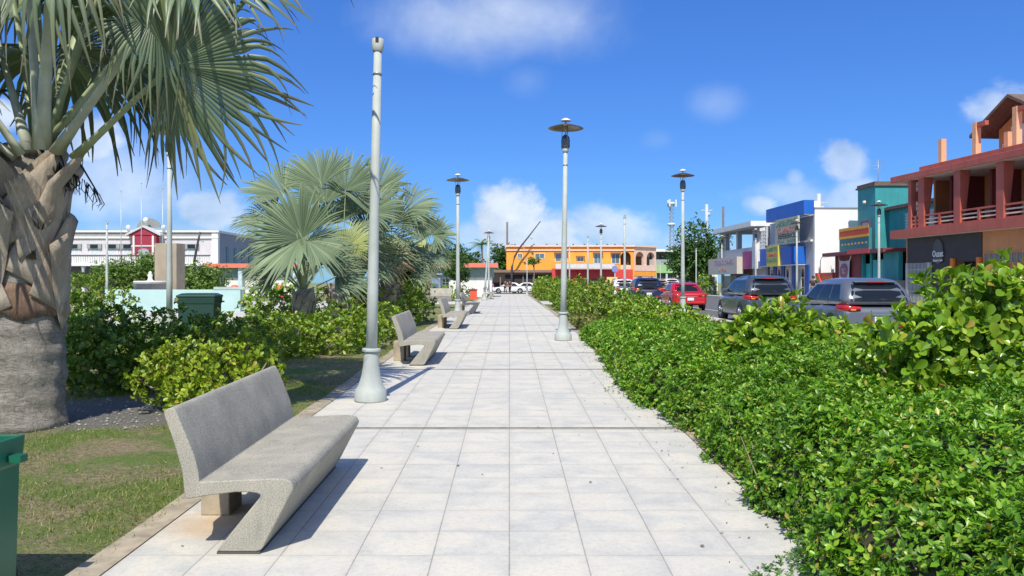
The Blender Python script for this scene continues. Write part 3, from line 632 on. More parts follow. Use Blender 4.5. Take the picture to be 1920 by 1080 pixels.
# pebbles
n = 420; a = RNG.random(n)*6.28; rr = np.sqrt(RNG.random(n))*1.55; x = -5+rr*np.cos(a); y = 11+rr*np.sin(a)
PEB = (np.array([(-1,-1,0),(1,-1,0),(1,1,0),(-1,1,0),(-.6,-.6,.8),(.6,-.6,.9),(.6,.6,.8),(-.6,.6,.7)], float), np.array([[4,5,6,7],[0,1,5,4],[1,2,6,5],[2,3,7,6],[3,0,4,7]]))
ang = RNG.random(n)*6.28; R = frames(np.stack([np.cos(ang), np.sin(ang), 0*ang], 1), np.tile([0, 0, 1.], (n, 1)))
PM = leafmat('pebble', [(0, (.13, .125, .12)), (.7, (.27, .26, .24)), (1, (.50, .48, .44))], .9, 0)
tag(leafobj('gravel_stones', PEB, np.stack([x, y, np.interp(y, GY, GZ)+.008], 1), R, RNG.uniform(.005, .018, n), PM), kind='stuff')
# ---------------------------------------------------------------- fan palms
def fan(Rr, nseg, span, cup, droop, seed, split=.58, vf=.2, rag=.5, tip0=.8):
    """one palm leaf blade: pleated segments joined for part of their length, free and ragged beyond"""
    g = np.random.default_rng(seed)
    T = np.array([.03, .2, .4, .55, .66, .76, .85, .93, 1.0]); nt_ = len(T)
    V = []; Fc = []; A = []; Hg = []
    da = span/nseg; ph = g.random(3)*6.28
    for i in range(nseg):
        a = -span/2+da*(i+.5); u = a/(span/2)
        L = Rr*(.74+.26*math.cos(u*1.35))*g.uniform(.90, 1.04)
        dr = droop*g.uniform(.3, 1.7); side = g.normal(0, .07+.10*rag); tw = g.normal(0, .6+rag); h_ = rag*g.uniform(.1, 1.3)
        spl = split*g.uniform(.9, 1.12)
        for q, tt in enumerate(T):
            if tt <= spl: wd = tt*L*math.tan(da/2); sp_ = 0
            else: wd = spl*L*math.tan(da/2)*max(.03, (1-(tt-spl)/(1-spl)))**.6; sp_ = tt-spl
            rx, ry = math.sin(a+side*sp_*2), math.cos(a+side*sp_*2); tx, ty = ry, -rx
            base = np.array([rx*tt*L, ry*tt*L, 0.0])
            z = -cup*Rr*(tt**2)*(.4+.6*math.cos(u*1.2))+vf*Rr*(abs(math.sin(min(1.57, abs(a)))))**1.3*tt+.05*Rr*tt*math.sin(5*u+ph[0])+.03*Rr*tt*math.sin(11*u+ph[1])-dr*Rr*sp_**2*2.2
            fold = wd*.9
            V += [base+np.array([-tx*wd, -ty*wd, z-fold*.5+tw*wd*sp_]), base+np.array([0, 0, z+fold*.5]), base+np.array([tx*wd, ty*wd, z-fold*.5-tw*wd*sp_])]
            tip = max(0, (tt-tip0)/(1-tip0))**1.3*g.uniform(.2, 1.0); A += [tip]*3; Hg += [h_]*3
        b0 = i*nt_*3
        for q in range(nt_-1):
            for e in (0, 1): Fc.append((b0+q*3+e, b0+q*3+e+1, b0+(q+1)*3+e+1, b0+(q+1)*3+e))
    return np.array(V), np.array(Fc), np.array(A), np.array(Hg)
PALMG = leafmat('silver_palm_leaf', [(0, (.105, .16, .095)), (.5, (.16, .225, .145)), (1, (.225, .295, .185))], .55, .08, .3, (.30, .245, .15))
PALMY = leafmat('yellow_palm_leaf', [(0, (.28, .34, .12)), (1, (.40, .44, .18))], .5, .2, .5, (.36, .27, .14))
PALMN = leafmat('near_palm_leaf', [(0, (.07, .115, .065)), (.5, (.115, .17, .10)), (.9, (.175, .235, .145)), (1, (.27, .30, .13))], .42, .08, .45, (.22, .175, .12))
PALMD = leafmat('dead_palm_leaf', [(0, (.20, .15, .09)), (1, (.36, .28, .17))], .8, .1, .2, (.22, .16, .09))
PETI = M('petiole', (.30, .35, .20), .5, .15, 3); PETW = M('petiole_waxy', (.42, .45, .36), .55, .2, 4, bmp=.1, bscale=20)
def frond(parent, base, pet0, hast, axis, nrm, Rr, nseg=44, span=4.4, cup=.15, droop=.15, seed=1, mat=None, sag=.0, pw=.03, petm=None, bow=.0, vf=.2, rag=.5, tip0=.8):
    """pet0, hast world; axis/nrm world vectors"""
    V, Fc, A, Hg = fan(Rr, nseg, span, cup, droop, seed, vf=vf, rag=rag, tip0=tip0)
    y = Vector(axis).normalized(); z = Vector(nrm); z = (z-y*z.dot(y)).normalized(); x = y.cross(z)
    Rm = np.array([x, y, z]).T
    D = V@Rm.T; W = D+np.array(hast)
    rr = np.linalg.norm(V, axis=1)/Rr; W[:, 2] -= sag*Rr*np.maximum(0, rr-.35)**2*1.8
    ex_ = np.maximum(0, rr-.55)                     # free tips hang
    W -= norm(D)*(ex_*ex_*Rr*Hg*.9)[:, None]; W[:, 2] -= ex_**1.6*Rr*Hg*.95
    o = raw_mesh('frond', W-np.array(base), Fc, mat or PALMG, parent, attr=A)
    p0, p1 = Vector(pet0), Vector(hast); end = p1+y*Rr*.16
    mid = (p0+p1)/2+Vector((0, 0, bow))
    mb = MB(); b_ = Vector(base)
    mb.tube([p0-b_, (p0*.6+mid*.4)-b_, mid-b_, p1-b_, end-b_], [pw*1.9, pw*1.35, pw*1.05, pw*.75, pw*.25], 8, True, .55)
    pt = mb.build('petiole', petm or PETI, o)
    return o
def boot(mb, c, R0, ph, z0, h, turn, w0, out, th=.03):
    """one old leaf base clasping the trunk, rising diagonally and ending in a stub"""
    rings = []; n = 9
    for i in range(n):
        t_ = i/(n-1); a = ph+turn*t_; r = R0+.02+out*t_**2.2; z = z0+h*t_; wd = w0*(1-.55*t_**1.1)
        ca, sa = math.cos(a), math.sin(a); px, py = -sa, ca
        # tangent direction mixes round and up
        wv = Vector((px, py, 0))*.85+Vector((0, 0, -.55*(1 if turn > 0 else -1)))
        o = Vector((ca, sa, .25)).normalized(); cc = Vector((c[0]+r*ca, c[1]+r*sa, c[2]+z))
        row = []
        for s in (-1, -.5, 0, .5, 1): row.append(cc+wv*wd*s*.5+o*(th*(1-s*s)*1.6+ .008*math.sin(s*9+ph*5)))
        for s in (1, .5, 0, -.5, -1): row.append(cc+wv*wd*s*.5-o*(th*.5))
        rings.append([tuple(v) for v in row])
    mb.loft(rings, True, True, True)
m, t, b = newmat('palm_trunk'); v = vecof(t, 'Object', (1, 1, 1)); vr = vecof(t, 'Object', (3.2, 3.2, 8)); vz = vecof(t, 'Object', (20, 20, 5))
a1 = noise(t, vr, 1.5, 8, .75, 1.6); a2 = noise(t, vz, 1.5, 7, .75, 1.2); a3 = noise(t, v, 3.5, 5, .6)
c = ramp(t, a1, [(.28, (.13, .118, .10)), (.42, (.26, .24, .21)), (.6, (.40, .375, .335)), (.8, (.50, .475, .43))])
c = mixc(t, 1.0, c, ramp(t, a2, [(.34, (.42, .41, .39)), (.42, (.95, .95, .95)), (.6, (1.05, 1.05, 1.05))]), 'MULTIPLY')
c = mixc(t, 1.0, c, ramp(t, a3, [(.3, (.8, .79, .77)), (.7, (1.12, 1.1, 1.08))]), 'MULTIPLY')
t.links.new(c, b.inputs['Base Color']); b.inputs['Roughness'].default_value = .95; bump(t, b, mth(t, 'ADD', a1, mth(t, 'MULTIPLY', a2, .7)), .9, .04)
TRUNK = m
def bootmat(name, stops):
    m, t, b = newmat(name); v = vecof(t); g = t.nodes.new('ShaderNodeNewGeometry')
    n1 = mth(t, 'ADD', mth(t, 'MULTIPLY', noise(t, vecof(t, 'Object', (5, 5, 1.4)), 2.4, 7, .68, 1.0), .55), mth(t, 'MULTIPLY', noise(t, vecof(t, 'Object', (22, 22, 3.0)), 1.8, 8, .75, .8), .45)); n2 = noise(t, v, 2.1, 4, .6)
    c = ramp(t, n1, stops)
    c = mixc(t, 1.0, c, ramp(t, n2, [(.3, (.72, .66, .6)), (.7, (1.15, 1.12, 1.08))]), 'MULTIPLY')
    c = mixc(t, 1.0, c, ramp(t, g.outputs['Random Per Island'], [(0, (.72, .66, .6)), (1, (1.1, 1.08, 1.05))]), 'MULTIPLY')
    t.links.new(c, b.inputs['Base Color']); b.inputs['Roughness'].default_value = .85; bump(t, b, n1, 1.0, .05)
    return m
BOOT = bootmat('leaf_base', [(.25, (.27, .235, .195)), (.42, (.43, .395, .34)), (.6, (.54, .51, .455)), (.78, (.62, .595, .545))])
BOOTR = bootmat('leaf_base_rust', [(.3, (.12, .085, .065)), (.5, (.23, .155, .115)), (.7, (.40, .34, .275))])
def palm_trunk(parent, prof, n=40):
    mb = MB(); rings = []
    for r, z in prof:
        rings.append([(r*(1+.025*math.sin(5*a_+z*9)+.02*math.sin(11*a_-z*5))*math.cos(a_), r*(1+.025*math.sin(5*a_+z*9))*math.sin(a_), z) for a_ in [2*math.pi*k/n for k in range(n)]])
    mb.loft(rings, True, True, True); return mb.build('trunk', TRUNK, parent)
def px3(px, py, Y): return (PX(px, Y), Y, PZ(py, Y))
# --- the big near palm
TY = 9.8; tx = PX(42, TY); tz = gz(TY)
P1 = thing('fan_palm', 'big near fan palm with thick grey trunk and peeling leaf bases at the left edge', 'palm', (tx, TY, tz))
prof_t = [(.50, -.02), (.485, .06), (.465, .2)]+[(.46+.012*math.sin(z*23), z) for z in np.arange(.26, 1.35, .06)]+[(.45, 1.4), (.43, 1.6), (.41, 2.1), (.40, 2.6), (.36, 3.0), (.2, 3.35)]
palm_trunk(P1, [(float(r), float(z)) for r, z in prof_t])
rb_ = random.Random(4)
mb = MB()
mb = MB(); mb.loft([[((r_+.012*math.sin(9*a_+z*7))*math.cos(a_), (r_+.012*math.sin(9*a_+z*7))*math.sin(a_), z+(.05*math.sin(3*a_+1)+.03*math.sin(7*a_) if z < 1.4 else 0)) for a_ in [2*math.pi*k/48 for k in range(48)]] for r_, z in ((.452, 1.33), (.485, 1.34), (.475, 1.45), (.46, 1.62), (.44, 1.7))], True, True, True); mb.build('fibre_band', BOOTR, P1)
specs = []
for ring, (z0, R0, nn, h) in enumerate(((1.38, .43, 6, 1.0), (1.72, .41, 7, 1.0), (2.05, .40, 7, .9), (2.40, .39, 7, .8), (2.72, .36, 6, .62))):
    for k in range(nn):
        specs.append((R0, k*6.283/nn+ring*.5+rb_.uniform(-.15, .15)-1.6, z0+rb_.uniform(-.08, .08), h*rb_.uniform(.85, 1.1), (1 if (k+ring) % 2 else -1)*rb_.uniform(.5, .85), rb_.uniform(.46, .62), rb_.uniform(.08, .22)))
for sp_ in specs:
    mb = MB(); boot(mb, (0, 0, 0), *sp_); mb.build('leaf_base', BOOT, P1)
# the long dry stub pointing right
mb = MB(); mb.tube([(.30, -.25, 2.0), (.42, -.30, 2.45), (.58, -.32, 2.85), (.80, -.33, 3.08), (.92, -.33, 3.25)], [.17, .16, .13, .09, .035], 10, True, .45); mb.build('leaf_base', BOOT, P1)
b1 = (tx, TY, tz)
def fr(pet, hast, ax, nr, R_, **k):
    return frond(P1, b1, px3(*pet), px3(*hast), ax, nr, R_, **k)
# (petiole foot px, hastula px, axis, normal)
fr((140, 295, 9.45), (322, 122, 8.9), (.95, .05, .16), (.10, -.88, -.32), 1.55, nseg=62, span=4.3, cup=.10, droop=.30, seed=3, mat=PALMN, sag=.10, pw=.042, rag=.95, tip0=.6, vf=.12)
fr((105, 285, 9.4), (292, 22, 8.8), (.25, -.12, -.9), (.4, -.9, .3), 1.0, nseg=44, span=2.9, cup=.25, droop=.3, seed=5, mat=PALMN, sag=.2, rag=.9, tip0=.6, pw=.052, petm=PETW)
fr((105, 285, 9.6), (345, -60, 9.3), (.95, .1, .12), (-.05, -.75, .65), 1.5, nseg=50, span=4.0, cup=.12, droop=.22, seed=6, mat=PALMN, sag=.10, pw=.045)
fr((78, 278, 9.35), (100, -120, 8.6), (.05, -.45, -.75), (0, -.85, .6), 1.25, nseg=44, span=4.0, cup=.2, droop=.32, seed=7, mat=PALMN, sag=.22, rag=.9, tip0=.6, pw=.055, petm=PETW)
fr((75, 280, 9.3), (48, -110, 8.9), (-.25, -.1, .9), (.1, -1, .2), 1.7, nseg=46, span=4.3, cup=.12, droop=.2, seed=8, mat=PALMN, sag=.2, pw=.06, petm=PETW)
fr((95, 275, 9.9), (118, 92, 10.6), (.35, .75, -.25), (-.2, .55, .8), 1.6, nseg=48, span=4.6, cup=.2, droop=.2, seed=9, mat=PALMN, sag=.2, rag=.7, tip0=.7, pw=.035)
fr((110, 280, 10.0), (200, 95, 10.8), (.75, .5, -.55), (.3, .3, .9), 1.55, nseg=48, span=4.4, cup=.22, droop=.24, seed=10, mat=PALMN, sag=.22, rag=.9, tip0=.6, pw=.035)
fr((55, 285, 9.6), (-10, 60, 9.9), (-.85, .2, .2), (.1, -.9, .4), 1.6, nseg=46, span=4.4, cup=.15, droop=.25, seed=11, mat=PALMN, sag=.22, rag=.9, tip0=.6, pw=.05, petm=PETW)
fr((40, 290, 9.4), (-60, 150, 9.0), (-.9, -.2, -.1), (-.1, -.6, .8), 1.5, nseg=44, span=4.2, cup=.2, droop=.25, seed=12, mat=PALMN, sag=.2, rag=.9, tip0=.6, pw=.055, petm=PETW)
fr((30, 295, 9.5), (-90, 210, 9.3), (-.95, 0, -.25), (-.2, -.4, .9), 1.4, nseg=44, span=4.2, cup=.2, droop=.25, seed=13, mat=PALMN, sag=.2, rag=.9, tip0=.6, pw=.06, petm=PETW)
fr((90, 280, 10.0), (160, -60, 10.9), (.3, .8, .2), (-.2, .5, .8), 1.7, nseg=46, span=4.6, cup=.2, droop=.2, seed=14, mat=PALMN, sag=.2, rag=.7, tip0=.7, pw=.04)
fr((70, 280, 10.0), (20, -60, 11.0), (-.4, .8, .1), (0, .5, .85), 1.7, nseg=46, span=4.6, cup=.2, droop=.2, seed=15, mat=PALMN, sag=.2, rag=.7, tip0=.7, pw=.04)
fr((85, 280, 9.7), (110, -260, 9.8), (.1, .1, 1), (.2, -.8, .3), 1.6, nseg=40, span=3.6, cup=.1, droop=.15, seed=16, mat=PALMN, sag=.15, pw=.045, petm=PETW)
fr((85, 280, 9.8), (230, -180, 9.9), (.6, .0, .8), (-.3, -.7, .5), 1.6, nseg=44, span=4.2, cup=.1, droop=.2, seed=17, mat=PALMN, sag=.2, rag=.7, tip0=.7, pw=.045)
for k, (hx_, hy_, dy_, ax_) in enumerate(((-40, -330, .3, (-.6, .3, .6)), (130, -360, .8, (.2, .7, .5)), (300, -330, .6, (.7, .3, .4)), (430, -150, .4, (.9, .3, .0)), (60, -200, 1.4, (0, .9, .2)), (220, -200, 1.3, (.5, .8, .1)))):  # extra fronds above the view, added to thicken the crown's shade
    fr((80, 278, 9.8), (hx_, hy_, 9.8+dy_), ax_, (-.1, -.35, .9), 1.7, nseg=44, span=4.4, cup=.12, droop=.2, seed=40+k, mat=PALMN, sag=.2, pw=.045, rag=.6, tip0=.7)
# dark fruit stalks
mb = MB(); rb_ = random.Random(9)
for (sx, sz, ex_, ez) in ((.38, 3.2, .62, 2.95), (.5, 3.05, .98, 2.75)):
    mb.tube([(sx, -.1, sz), ((sx+ex_)/2, -.12, sz+.08), (ex_, -.15, ez)], [.016, .013, .008], 6)
    for k in range(26):
        s = rb_.uniform(.2, 1); x = sx+(ex_-sx)*s; z = sz+(ez-sz)*s+.06*math.sin(s*3.1)
        mb.tube([(x, -.13, z), (x+rb_.uniform(-.02, .05), -.13+rb_.uniform(-.08, .08), z-rb_.uniform(.08, .16)), (x+rb_.uniform(-.03, .05), -.13+rb_.uniform(-.1, .1), z-rb_.uniform(.15, .26))], [.007, .006, .003], 5)
mb.build('fruit_stalk', M('fruit_dark', (.03, .03, .028), .8, .3), P1)
# --- the palm group in the middle distance
def palm(px, py_base, Y, fr_list, label, trunk_h, r0, seed, nseg=34, mat=PALMG, extra=6, name='fan_palm', fill=7, dead=2, spread=1.2, RR=1.2):
    x = PX(px, Y); base = (x, Y, gz(Y)); r = thing(name, label, 'palm', base, 0, 'fan palms behind the hedge')
    palm_trunk(r, [(r0*1.15, -.02), (r0, .2), (r0*.95, trunk_h*.5), (r0*1.05, trunk_h*.8), (r0*.6, trunk_h)], 20)
    g = random.Random(seed); mb = MB()
    for k in range(14): mb = MB(); boot(mb, (0, 0, 0), r0*.95, k*2.4, trunk_h*.45+.035*k, .34, g.choice((-1, 1))*.5, r0*.8, r0*.35, .02); mb.build('leaf_base', BOOT, r)
    top = (x, Y, gz(Y)+trunk_h*.95)
    for i, (hx, hy, dy, ax, nr, R_, mt) in enumerate(fr_list):
        frond(r, base, (top[0], top[1]+dy*.1, top[2]), px3(hx, hy, Y+dy), ax, nr, R_, nseg=int(nseg*.8), span=g.uniform(2.7, 3.5), cup=g.uniform(.08, .16), droop=.10, seed=seed*31+i, mat=mt, sag=.05, pw=.032, vf=.34, rag=.22, tip0=.86)
    for k in range(extra):
        a = g.uniform(0, 6.283); el = g.uniform(-.1, 1.1); d = Vector((math.cos(a)*math.cos(el), abs(math.sin(a))*math.cos(el)*.8+.5, math.sin(el))); h = Vector(top)+d*spread
        frond(r, base, top, tuple(h), tuple(d+Vector((0, 0, -.35))), (d.x*.2, -.5, .9), RR*g.uniform(.85, 1.1), nseg=nseg, span=3.8, cup=.2, droop=.15, seed=seed*17+k, mat=mat, sag=.15, pw=.03, vf=.3, rag=.3)
    for k in range(fill):       # deep inner leaves behind the outer ones
        a = .15+k*2.85/max(1, fill-1)+g.uniform(-.2, .2); d = Vector((math.cos(a)*.8, .45, .35+.6*math.sin(a))); h = Vector(top)+d*spread*.62
        frond(r, base, top, tuple(h), (math.cos(a), .3, math.sin(a)*.8+.2), (d.x*.3, -.75, .65), RR*g.uniform(.8, 1.05), nseg=nseg, span=3.6, cup=.2, droop=.15, seed=seed*19+k, mat=mat, sag=.15, pw=.03, vf=.3, rag=.3)
    for k in range(dead):
        a = g.uniform(0, 6.283); d = Vector((math.cos(a), math.sin(a)*.6, -.3)); h = Vector(top)+d*.35+Vector((0, 0, .1))
        frond(r, base, top, tuple(h), (d.x*.4, d.y*.4, -1), (d.x, d.y-.3, .3), .85, nseg=22, span=2.6, cup=.1, droop=.3, seed=seed*13+k, mat=PALMD, sag=.1, pw=.025)
    return r
UP = (.0, -.25, 1)
palm(570, 575, 22, [(567, 447, -.7, (-.45, -.12, .95), (.15, -1, .12), 1.66, PALMG), (560, 452, -.8, (-.95, -.2, -.30), (-.15, -.8, .6), 1.75, PALMG), (575, 450, -.6, (.8, -.1, -.35), (.4, -.75, .5), 1.35, PALMG),
     (603, 347, .2, (-.42, .1, .95), (.25, -1, .25), 1.35, PALMG), (510, 415, .3, (-.95, .2, .35), (.1, -.8, .6), 1.3, PALMG), (532, 365, .6, (-.75, .2, .7), (.2, -.8, .5), 1.3, PALMG), (520, 490, -.3, (-.9, -.2, -.3), (-.3, -.6, .8), 1.05, PALMG)],
     'silvery fan palm with the widest leaf, nearest trunk of the palm group', 1.35, .27, 3, nseg=46, fill=4, dead=0, extra=0, spread=1.5, RR=1.3)
palm(640, 560, 25.5, [(648, 357, 0, (.45, .0, .95), (-.25, -1, .2), 1.5, PALMG), (646, 470, -.9, (.75, -.2, .45), (-.35, -.85, .45), 1.2, PALMY), (690, 400, -.2, (.6, 0, .6), (-.2, -.9, .4), 1.4, PALMG), (660, 430, -.4, (.3, -.3, -.7), (.2, -.9, .4), 1.2, PALMG), (610, 380, .2, (-.3, .1, .9), (.2, -.9, .3), 1.4, PALMG), (668, 405, .6, (.15, .2, .9), (.1, -.9, .4), 1.3, PALMG), (632, 420, .7, (-.1, .2, .9), (0, -.9, .4), 1.3, PALMG), (690, 440, .6, (.5, .2, .7), (-.1, -.9, .4), 1.2, PALMG)],
     'fan palm in the middle of the group with yellowish lower leaf', 1.6, .32, 5, nseg=42, fill=5, extra=1, spread=1.5, RR=1.3)
palm(728, 565, 27.5, [(707, 357, .2, (.5, .05, .85), (-.2, -1, .25), 1.45, PALMG), (763, 392, 0, (.85, .0, .3), (-.15, -.85, .5), 1.3, PALMG), (768, 400, .2, (.75, -.1, -.65), (.3, -.7, .6), 1.2, PALMG), (720, 460, -.6, (.9, -.2, -.25), (.2, -.7, .6), 1.25, PALMG), (735, 420, -.6, (.2, -.4, .7), (0, -.9, .4), 1.3, PALMG), (690, 470, -.8, (.7, -.3, -.2), (0, -.8, .6), 1.2, PALMY), (722, 485, -.8, (.6, -.2, -.5), (0, -.8, .6), 1.1, PALMD)],
     'right hand fan palm of the group, behind the headless lamp post', 1.6, .33, 8, nseg=38, fill=5, extra=1, spread=1.4, RR=1.25)
palm(800, 540, 44, [(812, 440, 0, (.8, 0, .45), (-.1, -.9, .4), 1.45, PALMG), (806, 442, 0, (-.2, 0, .95), (.1, -1, .2), 1.3, PALMG), (800, 445, 0, (-.8, 0, -.35), (-.1, -.8, .6), 1.2, PALMY), (815, 445, 0, (.75, 0, -.5), (.2, -.8, .6), 1.3, PALMG)],
     'small distant fan palm left of the second lamp post', 2.6, .2, 11, nseg=30, fill=3, dead=1, extra=4, spread=.8, RR=1.1)
# ---------------------------------------------------------------- trees
def tree(name, label, x, y, h, blobs, size, dens, mat, tr=.15, group=None, cat='tree', k=4):
    z = gz(y); r = thing(name, label, cat, (x, y, z), 0, group)
    mb = MB(); zt = min(b_[2]-b_[5]*.5 for b_ in blobs)-z
    mb.tube([(0, 0, -.05), (.05, 0, zt*.5), (0, 0, zt+.2)], [tr*1.2, tr, tr*.8], 10)
    for b_ in blobs:
        mb.tube([(0, 0, zt*.85), ((b_[0]-x)*.5, (b_[1]-y)*.5, (zt+b_[2]-z)*.5+.1), (b_[0]-x, b_[1]-y, b_[2]-z)], [tr*.6, tr*.4, tr*.15], 7)
    mb.build('trunk', M('bark', (.16, .13, .10), .95, .3, 5, bmp=.5), r)
    P, D = blob_points(blobs, dens, .4, .2)
    pos, R, s = rosettes(P, D, k, size, 1.0, LEAF6); leafobj('crown', LEAF6, pos-np.array([x, y, z]), R, s, mat, r)
    return r
def cluster(x, y, z, rx, ry, rz, n, seed, sub=.5):
    g = random.Random(seed); out = []
    for k in range(n):
        d = Vector((g.gauss(0, 1), g.gauss(0, 1), g.gauss(0, 1))).normalized()*g.uniform(.35, .75)
        s = sub*g.uniform(.7, 1.15); out.append((x+d.x*rx, y+d.y*ry, z+d.z*rz, rx*s, ry*s, rz*s))
    return out
tree('tree', 'big dark round street tree beside the beige shop banner', PX(1300, 96), 96, 8, cluster(PX(1300, 96), 96, 5.6, 3.4, 3.2, 3.3, 16, 2), .34, 8.5, TREEL, .25)
tree('tree', 'small round topped tree on a thin trunk in front of the white kiosk', PX(862, 62), 62, 4, cluster(PX(862, 62), 62, 2.95, 1.35, 1.2, 1.2, 12, 4), .17, 26, TREEL, .06)
tree('tree', 'light green tree before the town hall, left of the stone slab', PX(228, 62), 62, 4, cluster(PX(228, 62), 62, 2.2, 2.1, 1.8, 1.7, 12, 5), .2, 16, TREEB, .1)
tree('tree', 'light green tree just left of the stone slab, half behind it', PX(285, 64), 64, 4, cluster(PX(285, 64), 64, 2.3, 1.4, 1.5, 1.9, 9, 6), .2, 16, TREEB, .1)
tree('tree', 'light green tree right of the stone slab', PX(383, 58), 58, 4, cluster(PX(383, 58), 58, 1.9, 2.0, 1.6, 1.6, 12, 7), .2, 18, TREEB, .1)
tree('tree', 'low dark tree close beside the big palm trunk', PX(140, 60), 60, 4, cluster(PX(140, 60), 60, 2.0, 1.0, 1.0, .9, 8, 8), .2, 18, TREEB, .07)
tree('tree', 'dark leafy tree rising beside the orange wall', PX(946, 120), 120, 8, cluster(PX(946, 120), 120, 5.0, 2.2, 2, 2.9, 12, 9), .4, 7, TREEL, .2)
tree('tree', 'bushy tree behind the palm group, left of the kiosk', PX(770, 118), 118, 7, cluster(PX(775, 118), 118, 3.6, 5, 3, 2.7, 13, 10), .45, 5, TREEL, .25)
tree('tree', 'hazy far tree behind the white kiosk', PX(862, 135), 135, 8, cluster(PX(862, 135), 135, 4.6, 5, 3, 3.2, 13, 12), .5, 4, TREEL, .25)
tree('tree', 'small yellow green tree in front of the orange wall', PX(1001, 108), 108, 5, cluster(PX(1001, 108), 108, 4.6, 1.0, .9, .55, 7, 13), .22, 16, TREEB, .08)
shrub('shrub', 'square cut light green hedge by the far street tree', 'shrub', [(PX(1325, 84), 84, 1.2, .85, .7, 1.1), (PX(1325, 84), 84, 1.9, .8, .7, .7)], .22, 16, GRAPE, k=5, group='street side planting')
# coconut palm far off
def coconut(x, y, z, label):
    r = thing('coconut_palm', label, 'palm', (x, y, gz(y)))
    mb = MB(); mb.tube([(0, 0, 0), (.2, 0, (z-gz(y))*.5), (0, 0, z-gz(y))], [.2, .15, .12], 8); mb.build('trunk', M('bark', (.16, .13, .10)), r)
    g = random.Random(3)
    for k in range(15):
        a = k*.42*1.0+g.uniform(-.2, .2)+k; el = g.uniform(-.2, 1.0); L = 2.6; mbv = []; fc = []
        for i in range(14):
            t_ = i/13; rr = L*t_; zz = math.sin(el)*rr-1.1*t_*t_*1.2; c_ = math.cos(el)
            p = Vector((math.cos(a)*rr*c_, math.sin(a)*rr*c_, zz)); wv = Vector((-math.sin(a), math.cos(a), -.5))*(.5*math.sin(math.pi*min(1, t_+.12))**.7+.05); fw = Vector((math.cos(a), math.sin(a), -.4))*.22
            for sg in (-1, 1):
                q = p+Vector((wv.x*sg, wv.y*sg, wv.z))+fw; b0 = len(mbv); mbv += [p, p+fw*.55, q]; fc.append((b0, b0+1, b0+2))
        raw_mesh('frond', np.array([tuple(v+Vector((0, 0, z-gz(y)))) for v in mbv]), fc, TREEB, r)
coconut(PX(903, 122), 122, 7.6, 'coconut palm far behind the white kiosk')
# ---------------------------------------------------------------- buildings
def window(parent, x0, x1, z0, z1, y, fm, gm, bars=(1, 1), fr_=.07, name='window', hood=None):
    """frame proud of the wall plane y (front towards -y), pane child inside"""
    mb = MB(); d = .06
    mb.box(x0-fr_, x0, y-d, y+.02, z0-fr_, z1+fr_); mb.box(x1, x1+fr_, y-d, y+.02, z0-fr_, z1+fr_)
    mb.box(x0, x1, y-d, y+.02, z1, z1+fr_); mb.box(x0, x1, y-d, y+.02, z0-fr_, z0)
    for k in range(1, bars[0]): xx = x0+(x1-x0)*k/bars[0]; mb.box(xx-.025, xx+.025, y-d+.01, y+.01, z0, z1)
    for k in range(1, bars[1]): zz = z0+(z1-z0)*k/bars[1]; mb.box(x0, x1, y-d+.015, y+.012, zz-.02, zz+.02)
    w_ = mb.build(name, fm, parent)
    MB().box(x0, x1, y-.02, y+.015, z0, z1).build('pane', gm, w_)
    if hood: MB().box(x0-.2, x1+.2, y-.55, y-.002, z1+.10, z1+.22).build('hood', hood, w_)
    return w_
def B(parent, name, mat, *boxes, bev=0):
    mb = MB()
    for b_ in boxes: mb.box(*b_)
    o = mb.build(name, mat, parent)
    if bev: bevel(o, bev)
    return o
RED = M('red_paint', (.46, .115, .08), .6, .14, 1.2, streak=.35); REDD = M('maroon_paint', (.20, .035, .035), .6, .15, 1.5)
ORW = M('orange_render', (.62, .27, .11), .75, .12, 1.0, streak=.3); SOFF = M('soffit_white', (.66, .60, .54), .8, .1, .8)
PEACH = M('peach_paint', (.80, .42, .24), .7, .12, 2, streak=.3); TILE = M('roof_tile', (.16, .11, .085), .85, .3, 6, bmp=.5, bscale=20); CREAM = M('cream_paint', (.72, .64, .5), .6, .1)
BLACKW = M('black_front', (.045, .036, .032), .55, .2); ORANGE = M('orange_paint', (.75, .20, .03), .6, .1)
# ----- red two storey building, right
ang = math.atan2(-.9943, .1064)
Rb = thing('commercial_building', 'red and orange balcony building at the right edge with black shop front below', 'building', (21.8, 47, gz(47)), ang)
g0 = gz(47); L = 17.0
def zz(a): return a-g0
B(Rb, 'wall', ORW, (6.95, L, .6, .9, 0, zz(4.3)), (1.5, L, 3.2, 3.5, zz(4.76), zz(7.48)), (1.35, 1.5, 1.75, 12, zz(4.77), zz(7.47)), (.6, .75, .6, 12, 0, zz(4.3)))
B(Rb, 'floor_slab', RED, (0, L, 0, 9, zz(4.30), zz(4.76)))
B(Rb, 'slab_soffit', SOFF, (.05, L, .05, .58, zz(4.29), zz(4.298)))
B(Rb, 'roof', RED, (0, L, 0, 9.0, zz(7.48), zz(7.82)), (1.95, L, .5, 9.0, zz(7.821), zz(8.15)), bev=.02)
B(Rb, 'roof_soffit', SOFF, (.06, L, .06, 3.18, zz(7.47), zz(7.478)))
for u in (1.5, 2.55, 5.55, 8.65, 11.75, 14.85):
    mb = MB(); wu = .14 if u < 2 else .26
    mb.loft([[(u-wu, .22, zz(4.765)), (u+wu, .22, zz(4.765)), (u+wu, .48, zz(4.765)), (u-wu, .48, zz(4.765))], [(u-wu, .22, zz(7.465)), (u+wu, .22, zz(7.465)), (u+wu, .78, zz(7.465)), (u-wu, .78, zz(7.465))]])
    bevel(mb.build('column', RED, Rb), .015)
